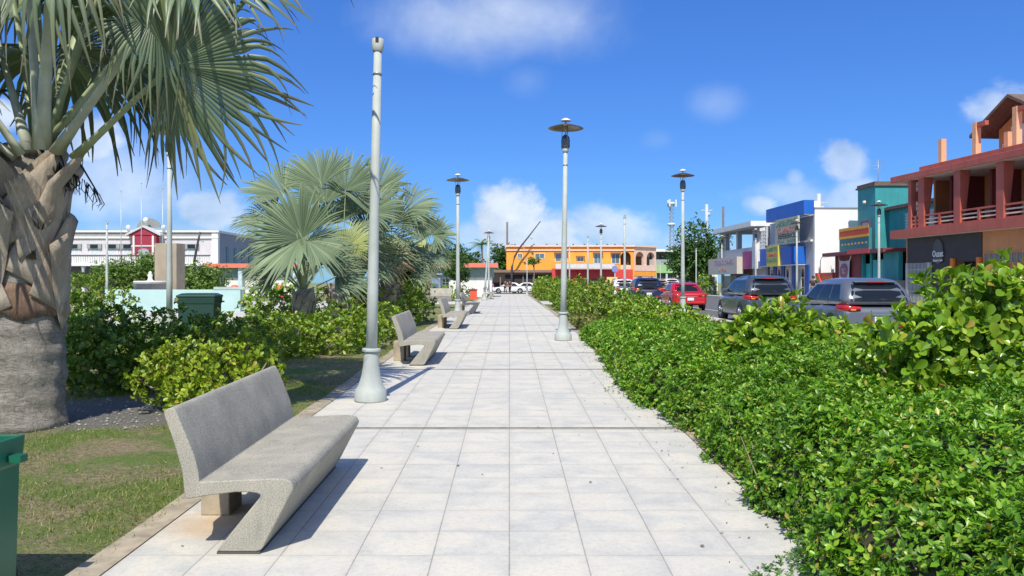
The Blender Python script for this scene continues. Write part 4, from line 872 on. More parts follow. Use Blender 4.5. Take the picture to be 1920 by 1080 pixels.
def railing(x0, x1):
    rl = B(Rb, 'railing', RED, (x0, x1, .27, .42, zz(5.38), zz(5.47)), (x0, x1, .27, .42, zz(4.766), zz(4.86)), ((x0+x1)/2-.08, (x0+x1)/2+.08, .265, .425, zz(4.86), zz(5.38)))
    h = (x0+x1)/2
    B(rl, 'rail_bar', CREAM, *[(a, b_, .32, .38, zz(z), zz(z+.07)) for z in (4.98, 5.18) for a, b_ in ((x0, h-.085), (h+.085, x1))])
for a, b_ in ((1.65, 2.28), (2.82, 5.28), (5.82, 8.38), (8.92, 11.48), (12.02, 14.58)): railing(a, b_)
mb = MB()
for j in range(9):
    for i in range(2):
        x = 1.68+i*.3; z = zz(4.95)+j*.27
        if j in (7, 8, 4, 3, 0, 1): mb.box(x, x+.04, .5, .58, z, z+.25); mb.box(x+.2, x+.24, .5, .58, z, z+.25); mb.box(x+.04, x+.2, .5, .58, z+.1, z+.15)
mb.build('lattice_screen', WHITE, Rb)
mb = MB(); z = zz(6.75)
for x in (2.9, 3.15, 3.3): mb.box(x, x+.06, 2.9, 2.98, z, z+.5); mb.box(x-.06, x, 2.9, 2.98, z+.2, z+.28)
mb.build('lattice_screen', WHITE, Rb)
for b_ in ((3.4, 3.55, 1.3, 3.19), (1.52, 3.39, 3.05, 3.19), (6.1, 6.25, 1.6, 3.19)): B(Rb, 'partition', REDD, (*b_, zz(4.765), zz(7.465)))
for a, b_ in ((4.2, 5.3), (6.6, 7.6), (9.6, 11.4)): window(Rb, a, b_, zz(4.85), zz(6.9), 3.19, REDD, DGLASS, (2, 1))
for u in (4.3, 7.2, 10.3):
    mb = MB(); mb.lathe([(.0, -.16), (.12, -.14), (.16, -.05), (.05, -.01)], 12, (u, 1.5, zz(7.47))); mb.build('ceiling_light', DARK, Rb)
# ground floor
B(Rb, 'shop_front', BLACKW, (.76, 6.94, .56, .85, zz(2.9), zz(4.28)))
for b_ in ((2.96, 4.6, .57, .85), (4.6, 6.94, 1.3, 1.4)): B(Rb, 'shop_wall', BLACKW, (*b_, 0, zz(2.89)))
for u in (4.72, 6.72): B(Rb, 'pillar', ORANGE, (u, u+.24, .42, .555, 0, zz(3.05)))
for u in (.76, 2.76): B(Rb, 'gate_post', M('post_grey', (.45, .46, .46), .6), (u, u+.2, .45, .65, 0, zz(2.89)))
mb = MB()
for k in range(14): mb.box(1.0+k*.125, 1.03+k*.125, .50, .53, 0, zz(2.89))
for z in (.3, .9, 1.5, 2.1): mb.box(.97, 2.75, .49, .54, z, z+.03)
mb.build('security_grille', M('grille_grey', (.5, .53, .52), .5), Rb)
B(Rb, 'grille_backing', M('grille_back', (.12, .14, .14), .6), (.97, 2.75, .66, .7, 0, zz(2.89)))
lg = MB(); lg.loft([[(3.6+.42*math.cos(a), yv, zz(3.45)+.66*math.sin(a)) for a in [k*.2618 for k in range(24)]] for yv in (.50, .555)])
lgo = lg.build('logo_board', M('logo_dark', (.085, .082, .078), .5), Rb)
text('lettering', 'Ouzet', .46, WHITE, lgo, (3.6, .49, zz(3.32)), fit=.92, ext=.006, bold=.01); text('lettering', 'Gastro bar', .18, WHITE, lgo, (3.6, .49, zz(2.98)), fit=.82, ext=.006, bold=.004)
window(Rb, 7.15, 13, zz(2.75), zz(3.2), .60, ORW, M('glass_block', (.16, .2, .2), .2), (16, 1), .05)
B(Rb, 'trim_band', M('red_band', (.55, .18, .10), .7), (6.97, L, .56, .598, zz(1.7), zz(2.62)))
B(Rb, 'plate', RED, (8.4, 8.75, .53, .558, zz(2.35), zz(2.6)))
window(Rb, 7.6, 12.0, .5, 1.5, .60, WHITE, DGLASS, (3, 2), .06)
for k in range(2): bevel(B(Rb, 'air_conditioner', M('ac_white', (.62, .62, .58), .6, .08, streak=.3), (7.9+k*2.6, 8.7+k*2.6, 2.75, 3.19, zz(6.4), zz(7.0))), .02)
# third storey with gable
gw = [(4.5, zz(8.15)), (8.6, zz(8.15)), (8.6, zz(9.75)), (6.55, zz(10.85)), (4.5, zz(9.75))]
MB().prism(gw, 3.3, 8).build('upper_wall', ORW, Rb)
for s in (1, -1):
    xe, xr = (3.7, 6.55) if s == 1 else (9.4, 6.55); ze, zr = zz(9.45), zz(11.0)
    MB().prism([(xe, ze), (xr, zr), (xr, zr+.16), (xe, ze+.16)] if s == 1 else [(xr, zr), (xe, ze), (xe, ze+.16), (xr, zr+.16)], 2.2, 8.3).build('roof', TILE, Rb)
window(Rb, 6.6, 8.0, zz(8.3), zz(9.6), 3.29, WHITE, DARK, (1, 1)); B(Rb, 'door', M('door_white', (.7, .72, .74), .6), (5.5, 6.5, 3.2, 3.28, zz(8.16), zz(9.75)))
window(Rb, 4.9, 5.3, zz(8.4), zz(8.9), 3.29, WHITE, DGLASS)
for u, y, zt, arm in ((3.6, .75, 9.4, 0), (6.3, .75, 9.75, 1), (9.1, .75, 9.95, 1), (6.9, 2.0, 9.2, 0)):
    B(Rb, 'roof_stub', PEACH, (u-.14, u+.14, y-.14, y+.14, zz(8.151), zz(zt)))
    if arm: B(Rb, 'stub_arm', RED, (u+.142, u+.75, y-.1, y+.1, zz(zt-.24), zz(zt-.02)))
mb = MB(); mb.mat(0); oc = [(math.cos(a)*.62, math.sin(a)*.62) for a in [rad(22.5+45*k) for k in range(8)]]
S = thing('hanging_sign', 'red octagonal sign with white rim projecting from the balcony building', 'sign', (23.55, 36.9, 4.25), ang+math.pi/2+.6)
mb.loft([[(x, -.05, z) for x, z in oc], [(x, .05, z) for x, z in oc]]); mb.build('rim', WHITE, S)
mb = MB(); mb.loft([[(x*.82, -.062, z*.82) for x, z in oc], [(x*.82, .062, z*.82) for x, z in oc]]); mb.build('face', M('sign_red', (.65, .05, .03), .4), S)
MB().box(.6, 1.0, -.03, .03, -.04, .04).build('bracket', DARK, S)
# ----- teal building
TEAL = M('teal_paint', (.035, .30, .32), .65, .12, 1.0, streak=.35); TEAL2 = M('teal_bright', (.04, .42, .42), .65, .1, 1.0)
T_ = thing('shop_building', 'teal building with a corner tower, coloured parapet and maroon porch', 'building', (24.95, 58.8, gz(58)), -math.pi/2)
h0 = gz(58)
B(T_, 'tower', TEAL, (0, 2.8, 0, 2.9, 0, 8.0))
mb = MB(); mb.box(-.12, 2.92, -.12, 3.02, 8.0, 8.12); mb.box(-.05, 2.85, -.05, 2.95, 8.12, 8.3); mb.build('cornice', TILE, T_)
B(T_, 'wing', TEAL, (2.8, 11.3, .9, 9, 0, 6.3)); B(T_, 'wing_roof', TILE, (2.81, 11.3, .6, 9, 6.3, 6.5))
window(T_, .7, 1.9, 3.6, 5.6, -.001, M('purple_trim', (.18, .06, .14), .6), M('shutter_grey', (.42, .44, .5), .6), (1, 1), .14)
mb = MB(); mb.lathe([(.12, 0), (.16, .1), (.12, .22)], 10, (1.3, -.06, 6.9)); mb.build('emblem', CREAM, T_)
for k in range(2):
    a = 5.2+k*2.2
    wv = window(T_, a, a+1.9, 4.2, 5.9, .89, TEAL2, M('louvre_back', (.5, .55, .56), .5), (1, 9), .08)
B(T_, 'parapet_board', M('teal_dark', (.03, .22, .24), .6), (.2, 5.0, -1.4, -1.2, 3.6, 5.0))
B(T_, 'parapet_band', M('band_yellow', (.80, .42, .03), .6), (.18, 5.02, -1.43, -1.405, 5.0, 5.2), (.18, 5.02, -1.43, -1.405, 4.45, 4.62))
B(T_, 'parapet_band', M('band_red', (.62, .08, .03), .6), (.18, 5.02, -1.42, -1.405, 4.63, 4.99))
mb = MB()
for k in range(8): mb.box(.6+k*.55, .8+k*.55, -1.42, -1.402, 4.0, 4.12)
mb.build('parapet_dot', M('band_yellow', (.80, .42, .03)), T_)
por = B(T_, 'porch', REDD, (2.2, 2.4, -2.5, .88, 0, 3.2), (2.4, 6.2, -2.45, -2.3, 0, 3.2))
B(T_, 'porch_roof', M('maroon_roof', (.22, .05, .06), .6, .2), (1.7, 11.0, -3.2, .88, 3.2, 3.42)); B(T_, 'porch_fascia', M('fascia_red', (.6, .07, .06), .5), (6.0, 9.2, -3.24, -3.202, 3.2, 3.5))
B(T_, 'door', TEAL2, (6.4, 7.2, -2.2, -2.1, 0, 2.6), (7.5, 9.0, -2.25, -2.1, 1.1, 2.8)); [B(T_, 'porch_side', TEAL, b_) for b_ in ((7.2, 7.45, -2.3, -2.05, 0, 3.19), (9.05, 11.0, -2.3, -2.05, 0, 3.19), (6.2, 6.38, -2.4, -2.2, 0, 3.19))]
B(T_, 'half_wall', M('wall_grey', (.36, .38, .37), .7, .1), (9.0, 10.9, -3.3, -3.1, 0, 1.5), (10.9, 11.05, -3.3, -1.0, 0, 1.52))
bn = thing('banner', 'white fabric banner with round maroon badge tied up on the maroon porch wall', 'banner', (22.40, 54.8, gz(55)+1.9), -math.pi/2)
mb = MB(); n = 9
for j in range(n):
    for i in range(n): mb.v.append(((i/(n-1)-.5)*1.75*(1-.06*math.sin(math.pi*j/(n-1))), -.05+.03*math.sin(i*1.1)*math.cos(j*.7), (j/(n-1)-.5)*2.0*(1-.07*math.sin(math.pi*i/(n-1)))))
mb.f = [[j*n+i, j*n+i+1, (j+1)*n+i+1, (j+1)*n+i] for j in range(n-1) for i in range(n-1)]; mb.m = [0]*len(mb.f); mb.s = [True]*len(mb.f)
mb.build('cloth', M('banner_cloth', (.55, .54, .56), .8, .08), bn)
mb = MB(); mb.loft([[(.62*math.cos(a), yv, .25+.52*math.sin(a)) for a in [k*.2618 for k in range(24)]] for yv in (-.11, -.085)]); badge = mb.build('badge', M('badge_maroon', (.28, .12, .16), .7), bn)
text('lettering', 'SC', .5, M('banner_cloth', (.55, .54, .56)), badge, (0, -.115, .25), ext=.004); text('lettering', 'ABIERTO', .2, M('text_grey', (.3, .3, .32), .7), bn, (0, -.10, -.5), ext=.004)
mb = MB()
for sx_ in (-1, 1): mb.tube([(sx_*.85, -.05, .95), (sx_*1.05, .0, 1.35)], .03, 6); mb.tube([(sx_*.85, -.05, -.95), (sx_*.95, .0, -1.3)], .03, 6)
mb.build('tie', WHITE, bn)
pl = thing('play_house', 'orange and green painted stall beside the maroon porch', 'stall', (22.6, 59.4, gz(59)), -math.pi/2)
B(pl, 'panel', ORANGE, (.1, 2.0, 0, .1, .5, 1.9), ); B(pl, 'panel', M('olive_green', (.35, .36, .05), .6), (-1.2, .09, 0, .1, .3, 1.9)); B(pl, 'frame', M('fascia_red', (.6, .07, .06)), (-1.3, 2.1, -.06, .16, 1.9, 2.1), (-1.3, -1.2, -.05, .15, 0, 1.9), (2.0, 2.1, -.05, .15, 0, 1.9))
MB().tube([(-.5, -.05, 2.0), (.9, -.05, .5)], .12, 6).build('brace', M('fascia_red', (.6, .07, .06)), pl)
mb = MB(); mb.tube([(-.8, .2, 2.1), (-.8, .2, 3.0), (-.5, .2, 3.25), (1.5, .2, 3.25)], .035, 6); mb.build('pipe', STEEL, pl)
# ----- white building with blue trim
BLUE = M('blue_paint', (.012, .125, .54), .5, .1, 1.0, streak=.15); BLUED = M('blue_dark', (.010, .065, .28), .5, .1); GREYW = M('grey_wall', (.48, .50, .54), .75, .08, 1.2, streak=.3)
W_ = thing('shop_building', 'white building with bright blue fascia, blue awning and clinic signs', 'building', (22.2, 74.5, gz(74)), math.atan2(-13.2, .3))
h0 = gz(74)
B(W_, 'wall', GREYW, (4.2, 13.68, 0, .3, 0, 6.4)); B(W_, 'side_wall', M('white_wall', (.84, .84, .84), .8, .03, .6, streak=.10), (13.7, 13.95, .0, 14, 0, 6.85)); B(W_, 'coping', M('coping_grey', (.3, .3, .3), .8), (13.66, 14.0, -.02, 14.02, 6.852, 6.95))  # front wall greyer than the side: grazing shade put into its colour
B(W_, 'roof', GREYW, (4.2, 13.66, .3, 14, 6.2, 6.4))
fa = B(W_, 'fascia', BLUE, (5.6, 13.9, -.8, -.02, 6.45, 7.5), bev=.01)
B(W_, 'fascia_soffit', GREYW, (5.6, 13.9, -.78, -.02, 6.42, 6.448))
aw = B(W_, 'awning', BLUE, (4.9, 12.2, -1.1, -.02, 2.78, 4.15), bev=.01); B(W_, 'awning_soffit', WHITE, (4.9, 12.2, -1.08, -.02, 2.74, 2.778))
for x in (5.9, 7.6): window(W_, x, x+1.3, 4.75, 6.2, -.001, WHITE, DGLASS if x > 7 else M('shutter_grey', (.42, .44, .5)), (2, 1), .06)
B(W_, 'ledge', WHITE, (4.5, 13.6, -.18, -.002, 4.45, 4.6))
mb = MB()
for i in range(4):
    for j in range(6): x, z = 4.25+i*.35, 4.25+j*.3; mb.box(x, x+.06, -.9, -.8, z, z+.3); mb.box(x+.06, x+.35, -.88, -.82, z, z+.05)
mb.build('block_screen', WHITE, W_)
for x in (5.3, 7.2, 9.6, 12.3): B(W_, 'pilaster', BLUED, (x, x+.7, -.12, -.005, 0, 2.73))
for x in (4.5, 6.3, 8.2, 11.4): window(W_, x+.02, x+.65, .3, 2.5, -.003, WHITE, DGLASS, (1, 3), .05)
B(W_, 'door', M('door_glass', (.2, .28, .32), .2), (10.4, 11.2, -.09, -.005, 0, 2.4))
SB = M('sign_beige', (.46, .46, .36), .6, .08); SGRN = M('sign_green', (.10, .22, .16), .6); SRED = M('sign_red_text', (.55, .16, .10), .6); SDK = M('sign_dark', (.05, .06, .05), .6); SY = M('sign_yellow', (.62, .55, .10), .6, .08)
s1 = B(W_, 'sign_board', SB, (9.1, 13.9, -1.25, -1.1, 4.35, 6.35))
text('lettering', 'LABORATORIO', .62, SGRN, s1, (11.5, -1.255, 5.95), fit=4.3, bold=.012); text('lettering', 'CLINICO', .55, SRED, s1, (11.6, -1.255, 5.4), fit=3.9, bold=.012); text('lettering', 'REFERENCE', .5, SDK, s1, (11.6, -1.255, 4.95), fit=3.6, bold=.012); text('lettering', 'Tel. 000', .3, SGRN, s1, (11.5, -1.255, 4.55), fit=3.8)
s2 = B(W_, 'sign_board', SY, (7.2, 9.9, -1.3, -1.105, 2.7, 4.35))
text('lettering', 'ABIERTO', .42, SGRN, s2, (8.55, -1.305, 4.05), fit=2.45, bold=.012); text('lettering', 'DOMINGO', .42, SRED, s2, (8.55, -1.305, 3.6), fit=2.45, bold=.012); text('lettering', 'SABADO', .42, SGRN, s2, (8.55, -1.305, 3.18), fit=2.45, bold=.012)
mb = MB(); mb.box(4.6, 5.1, 3, 4, 6.4, 8.3); mb.build('roof_tank', WHITE, W_)
# ----- grey white building with magenta panel
MAG = M('magenta_paint', (.36, .05, .19), .55, .1); BEI = M('banner_beige', (.56, .52, .44), .7, .06)
G_ = thing('shop_building', 'pale grey balcony building with magenta panel and long beige shop banner', 'building', (21.85, 82.7, gz(83)), math.atan2(-13.2, .3))
B(G_, 'roof', WHITE, (-.5, 11.5, -1.2, 10, 6.3, 6.75)); B(G_, 'roof_soffit', GREYW, (-.45, 11.45, -1.1, 10, 6.26, 6.298))
B(G_, 'wall', GREYW, (8.0, 11.6, .1, .3, 0, 6.25), (0, 8, 3.5, 3.7, 0, 6.25), (0, .5, -.2, .2, 3.4, 6.25), (4.0, 4.5, -.2, .2, 3.4, 6.25))
B(G_, 'balcony', GREYW, (0, 11.4, -.9, -.7, 3.2, 4.5), (0, 11.4, -.698, 3.49, 3.2, 3.4)); B(G_, 'end_panel', WHITE, (11.4, 12.4, -1.05, -.5, 2.6, 5.0))
B(G_, 'magenta_panel', MAG, (8.6, 11.38, -1.0, -.905, 2.6, 4.15)); bb = B(G_, 'banner_panel', BEI, (-1.2, 8.5, -1.5, -.905, 2.2, 3.75))
text('lettering', 'CREACIONES', .6, M('faded_purple', (.36, .22, .34), .7), bb, (4.2, -1.505, 3.3), fit=6.2); text('lettering', 'La Plaza', .5, M('faded_red', (.55, .28, .22), .7), bb, (4.0, -1.505, 2.65), fit=2.6)
B(G_, 'shop_recess', M('shop_dark', (.10, .07, .06), .6), (0, 11.3, .4, .6, 0, 3.19)); mb = MB()
for k in range(24): mb.box(.2+k*.2, .24+k*.2, -.5, -.46, 0, 2.0)
mb.box(.1, 5.0, -.52, -.44, 2.0, 2.06); mb.build('grille', STEEL, G_)
for x in (5.5, 7.4, 9.5): window(G_, x, x+1.4, .4, 2.0, .399, CREAM, DGLASS, (2, 1))
B(G_, 'neighbour_roof', CREAM, (-3.5, 7, 4, 9, 5.2, 5.6)); B(G_, 'neighbour_wall', M('neighbour_tan', (.55, .42, .26), .8), (-3, 6.5, 5, 8.5, 0, 5.19))
fw = thing('wall', 'long grey boundary wall running past the square cut hedge', 'wall', (21.9, 100, gz(100)), -math.pi/2); B(fw, 'panel', M('wall_grey', (.36, .38, .37)), (-12, 12.5, 0, .2, 0, 2.0)); B(fw, 'coping', WHITE, (-12, 12.5, -.03, .23, 2.001, 2.08))
# ----- green building at the street end
GRN = M('mint_green', (.28, .50, .22), .7, .08); E_ = thing('shop_building', 'pale green two storey building beside the orange arcade corner', 'building', (20.6, 128, gz(128)))
B(E_, 'wall', M('grey_green', (.22, .26, .24), .7), (0, 10, 2, 9, 0, 6.2)); B(E_, 'balcony', GRN, (0, 10, 0, 1.99, 2.9, 4.2)); B(E_, 'side', M('lime_green', (.30, .62, .20), .7), (-.05, 2.3, -.15, -.01, 1.8, 4.1)); B(E_, 'roof', WHITE, (-.6, 10, -.8, 9.5, 6.2, 6.6)); B(E_, 'rail', STEEL, (0, 10, .1, .2, 4.2, 5.0))
B(E_, 'shop_recess', M('wall_dark', (.10, .11, .12), .6), (0, 10, .6, 1.9, 0, 2.88))
for k in range(6): B(E_, 'column', GREYW, (.4+k*1.7, .7+k*1.7, .1, .4, 0, 2.88))
for k in range(4): window(E_, .8+k*2.3, 1.9+k*2.3, 4.6, 5.9, 1.999, GREYW, DGLASS)
Fb = thing('shop_building', 'small orange and white houses glimpsed behind the round street tree', 'building', (26.5, 140, gz(140)))
B(Fb, 'wall', ORANGE, (0, 3.2, 0, 6, 2.6, 6.4)); B(Fb, 'wall', WHITE, (3.3, 9, 0, 6, 0, 5.0)); B(Fb, 'roof', CREAM, (-.4, 3.25, -.6, 6, 6.4, 6.8)); B(Fb, 'ground_floor', M('peach_wall', (.6, .38, .26), .8), (0, 3.2, .3, 6, 0, 2.59)); window(Fb, 4.5, 5.8, 1, 3, -.001, DARK, DGLASS)
# ----- orange building
ORB = M('orange_wall', (.90, .37, .05), .7, .07, .8, streak=.2); PNK = M('pale_pink', (.80, .56, .46), .7)
O_ = thing('commercial_building', 'long bright orange two storey building with white cornice closing the view', 'building', (-.4, 112.5, gz(112)))
def arch_wall(x0, x1, z0, z1, ax0, ax1, spring, y0, y1, n=12):
    """wall with one round arched opening, as a prism"""
    cx, r_ = (ax0+ax1)/2, (ax1-ax0)/2
    pts = [(x0, z0), (ax0, z0)]+[(cx-r_*math.cos(math.pi*k/n), spring+r_*math.sin(math.pi*k/n)) for k in range(n+1)]+[(ax1, z0), (x1, z0), (x1, z1), (x0, z1)]
    return pts, y0, y1
B(O_, 'wall', ORB, (0, 15.2, 0, .4, 0, 6.3)); B(O_, 'cornice', PNK, (-.15, 17.6, -.25, .4, 6.3, 6.55), (-.1, 17.5, -.15, -.005, 5.75, 5.92)); B(O_, 'roof', WHITE, (0, 17.4, .4, 9, 6.1, 6.5))
mb = MB(); mb.prism(*arch_wall(15.2, 17.5, 3.0, 6.3, 15.65, 17.05, 4.9, 0, .4)); mb.prism(*arch_wall(15.2, 17.5, 0, 3.0, 15.6, 17.1, 1.6, 0, .4)); mb.build('arcade', ORB, O_)
B(O_, 'arcade_back', M('arcade_dark', (.22, .10, .05), .7), (15.2, 17.5, 1.2, 1.3, 0, 6.2)); B(O_, 'balustrade', PNK, (15.66, 17.04, .05, .2, 3.02, 3.8))
ch = bpy.data.objects.new('corner_arcade', None); COL.objects.link(ch); ch.parent = O_; ch.location = (17.5, 0, 0); ch.rotation_euler = (0, 0, rad(40))
mb = MB()
for k in range(2): mb.prism(*arch_wall(k*2.3, k*2.3+2.3, 3.0, 6.3, k*2.3+.3, k*2.3+2.0, 4.8, 0, .4)); mb.prism(*arch_wall(k*2.3, k*2.3+2.3, 0, 3.0, k*2.3+.35, k*2.3+1.95, 1.5, 0, .4))
mb.build('arch_wall', PNK, ch); B(ch, 'arch_back', M('arcade_dark', (.22, .10, .05)), (0, 4.6, 1.2, 1.3, 0, 6.2)); B(ch, 'cornice', PNK, (-.1, 4.8, -.25, .4, 6.3, 6.55)); B(ch, 'balustrade', PNK, (0, 4.6, -.1, -.005, 3.0, 3.8)); B(ch, 'lower_front', ORB, (0, 4.6, -.06, -.004, 2.3, 2.99))
for px_, w_, z0, z1, hd in ((975, .55, 4.75, 5.35, 0), (1012, 1.2, 4.75, 5.35, 0), (1052, 1.5, 4.35, 5.3, 1), (1088, .8, 4.3, 4.85, 1), (1121, 1.0, 4.05, 5.3, 1), (1154, 1.0, 4.05, 5.3, 1)):
    x = PX(px_, 112.5)+.4; window(O_, x-w_/2, x+w_/2, z0, z1, -.001, CREAM, BGLASS, (2, 1), .08, hood=M('hood_brown', (.35, .16, .08), .7) if hd else None)
RSH = M('red_shop', (.62, .06, .05), .65, .12, 1.2)
B(O_, 'shop_front', RSH, (6.2, 9.6, -.9, -.3, 0, 3.3), (9.7, 17.2, -.8, -.3, 0, 3.2), (10.0, 16.9, -.9, -.81, 0, .9)); B(O_, 'shop_opening', DARK, (10.2, 13.0, -.86, -.805, 1.2, 1.9), (14.0, 15.5, -.86, -.805, 1.0, 2.0))
B(O_, 'awning', M('awning_grey', (.62, .64, .66), .6), (6.6, 14.6, -1.9, -.305, 3.4, 3.9)); mb = MB(); mb.prism([(6.6, 3.2), (14.6, 3.2), (14.6, 3.395), (6.6, 3.395)], -1.92, -1.88); mb.build('awning_valance', M('awning_valance', (.6, .45, .45), .7), O_)
mb = MB()
for k in range(12): mb.lathe([(.15, 0), (.12, .25), (.02, .3)], 8, (1.2+k*1.4+.3*math.sin(k*5), 2, 6.5))
mb.build('roof_vent', DARK, O_)
# ----- porch building with brown roof
Pb = thing('porch_building', 'low dark porch with brown tiled roof behind the white cars', 'building', (-3.2, 113.4, gz(112)))
MB().prism([(0, 2.5), (9.3, 2.5), (9.3, 2.9), (0, 2.9)], -1.4, -1.2).build('fascia', M('brown_fascia', (.22, .13, .09), .8), Pb)
MB().add([(-.1, -1.6, 2.85), (9.4, -1.6, 2.85), (9.4, -.92, 3.15), (-.1, -.92, 3.15), (-.1, -1.6, 2.75), (9.4, -1.6, 2.75), (9.4, -.92, 3.05), (-.1, -.92, 3.05)], [(0, 1, 2, 3), (7, 6, 5, 4), (0, 4, 5, 1), (1, 5, 6, 2), (2, 6, 7, 3), (3, 7, 4, 0)]).build('roof', TILE, Pb)
B(Pb, 'back_wall', M('porch_dark', (.035, .03, .028), .8), (0, 2.6, .4, .55, 0, 2.74))
B(Pb, 'front_wall', M('porch_dark', (.035, .03, .028), .8), (2.61, 9.3, -.96, -.91, 0, 2.49))
for x in (.2, 1.9, 3.4, 5.0, 6.4, 8.2): B(Pb, 'post', M('post_brown', (.22, .16, .14), .8), (x, x+.16, -1.15, -1.0, 0, 2.5))
# ----- white kiosks with coral roof edge
CORAL = M('coral_edge', (.78, .20, .13), .6); GGB = M('grey_green_band', (.24, .32, .31), .7); LB = M('light_blue_column', (.5, .66, .72), .6)
def kiosk(label, x, y, w_, blue):
    r = thing('kiosk', label, 'kiosk', (x, y, gz(y)), 0, None)
    B(r, 'wall', WHITE, (0, w_, 0, 4, 0, 1.9)); B(r, 'band', GGB, (-.15, w_+.15, -.15, 4.1, 1.901, 2.9)); B(r, 'roof', M('roof_grey', (.45, .5, .48), .7), (-.6, w_+.6, -.9, 4.6, 2.901, 3.05)); B(r, 'roof_edge', CORAL, (-.62, w_+.62, -.95, -.901, 2.86, 3.28))
    for k in range(blue): B(r, 'column', LB, (k*(w_-.4)/max(1, blue-1), .4+k*(w_-.4)/max(1, blue-1), -.7, -.3, 0, 2.89))
    window(r, .4, 1.0, .6, 1.7, -.001, GGB, DARK, (2, 4), .05)
    return r
kiosk('white kiosk with coral roof edge behind the small round tree', PX(822, 80), 80, 5.2, 0)
kiosk('white kiosk with coral roof edge and light blue columns behind the palm group', PX(400, 82), 82, 8.5, 4)
# ----- town hall
LIL = M('lilac_wall', (.62, .59, .62), .8, .06, .5, streak=.15); LILSHADE = M('lilac_wall_shaded', (.30, .32, .37), .8, .08); CRIM = M('crimson', (.34, .03, .065), .65, .12)  # side wall gets a darker tone, its shade painted into the colour
H_ = thing('town_hall', 'long lilac town hall with white balcony and crimson gabled entrance', 'building', (-74, 106, gz(106)))
W0 = 35.4
B(H_, 'wall', LIL, (0, W0, 2.0, 2.4, 3.9, 8.0)); B(H_, 'side_wall', LILSHADE, (W0, W0+.3, 2.0, 22, 0, 7.95)); B(H_, 'corner_pilaster', WHITE, (W0-.5, W0+.35, 1.85, 1.995, 3.9, 8.0), (W0+.302, W0+.36, 1.9, 2.5, 0, 8.0))
B(H_, 'cornice', WHITE, (0, W0+.5, 1.7, 2.4, 8.0, 8.25), (0, W0+.4, 1.8, 1.995, 7.2, 7.45), (W0+.301, W0+.5, 2.41, 22, 7.96, 8.25)); B(H_, 'roof', M('roof_grey', (.45, .5, .48)), (0, W0, 2.4, 22, 7.8, 8.1)); B(H_, 'parapet_gap', M('parapet_grey', (.35, .34, .36), .8), (0, W0, 1.9, 1.998, 7.451, 7.99))
B(H_, 'balcony', WHITE, (0, W0, -.2, 2.0, 3.55, 3.9)); B(H_, 'hand_rail', M('rail_dark', (.12, .10, .11), .6), (0, W0, -.18, .05, 4.82, 4.98))
mb = MB()
for k in range(120): mb.box(k*.295, k*.295+.16, -.12, .0, 3.9, 4.82)
mb.build('balustrade', WHITE, H_)
B(H_, 'ground_wall', M('arcade_grey', (.20, .19, .20), .8), (0, W0, 1.9, 2.1, 0, 3.54))
for k in range(12): MB().lathe([(.26, 0), (.24, .2), (.2, 3.2), (.28, 3.3), (.28, 3.54)], 12, (1.2+k*2.95, .25, 0)).build('column', WHITE, H_)
def HX(px_): return PX(px_, 108)+74
for px_ in (60, 100, 140, 178, 212, 240, 327, 360):
    x = HX(px_); window(H_, x-.55, x+.55, 3.95, 5.6, 1.999, WHITE, M('shutter_pale', (.55, .60, .63), .6), (2, 1), .09); B(H_, 'window_hood', M('hood_grey', (.30, .33, .33), .7), (x-.95, x+.95, 1.75, 1.997, 5.85, 6.5)); B(H_, 'louvre', DGLASS, (x-.5, x+.5, 1.72, 1.748, 5.9, 6.4))
for k in range(4): MB().box(W0+.305, W0+.36, 5+k*3.2, 6.1+k*3.2, 4.2, 6.2).build('side_window', DGLASS, H_)
for px_ in (90, 150, 190, 235, 330, 365): x = HX(px_); B(H_, 'door', DARK, (x-.7, x+.7, 1.82, 1.895, 0, 2.7))
x = HX(276)
B(H_, 'entrance', CRIM, (x-1.6, x+1.6, 1.0, 1.99, 3.9, 7.6)); MB().prism([(x-2.0, 7.6), (x+2.0, 7.6), (x, 8.6)], .9, 2.3).build('gable', CRIM, H_)
for s in (-1, 1):
    MB().prism([(x+s*2.3, 7.45), (x, 8.6), (x, 8.85), (x+s*2.3, 7.7)] if s > 0 else [(x, 8.6), (x-2.3, 7.45), (x-2.3, 7.7), (x, 8.85)], .7, 2.4).build('gable_trim', M('trim_pale', (.6, .6, .62), .7), H_)
    B(H_, 'entrance_column', WHITE, (x+s*1.25-.12, x+s*1.25+.12, .8, .995, 3.9, 7.5)); MB().lathe([(.1, 0), (.25, .15), (.3, .4), (.22, .6), (.05, .7)], 12, (x+s*2.3, 1.6, 8.26)).build('finial', WHITE, H_)
B(H_, 'entrance_band', WHITE, (x-1.6, x+1.6, .94, .998, 6.1, 6.25)); MB().prism(*arch_wall(0, 0, 0, 0, 0, 0, 0, 0, 0)[0:0] or ([(x+.85*math.cos(a), 5.1+.75*math.sin(a)) for a in [math.pi*k/10 for k in range(11)]]+[(x-.85, 3.95), (x+.85, 3.95)], .93, .999)).build('arched_door', M('arch_glass', (.35, .4, .42), .3), H_)
mb = MB(); mb.loft([[(x+1.6*math.cos(a), yv, 8.6+1.3*math.sin(a)) for a in [math.pi*k/12 for k in range(13)]] for yv in (2.45, 2.6)]); mb.build('crest', M('crest_grey', (.25, .27, .26), .8), H_); MB().lathe([(.1, 0), (.3, .15), (.36, .4), (.25, .65), (.03, .75)], 14, (x, 1.6, 9.2)).build('finial', WHITE, H_)
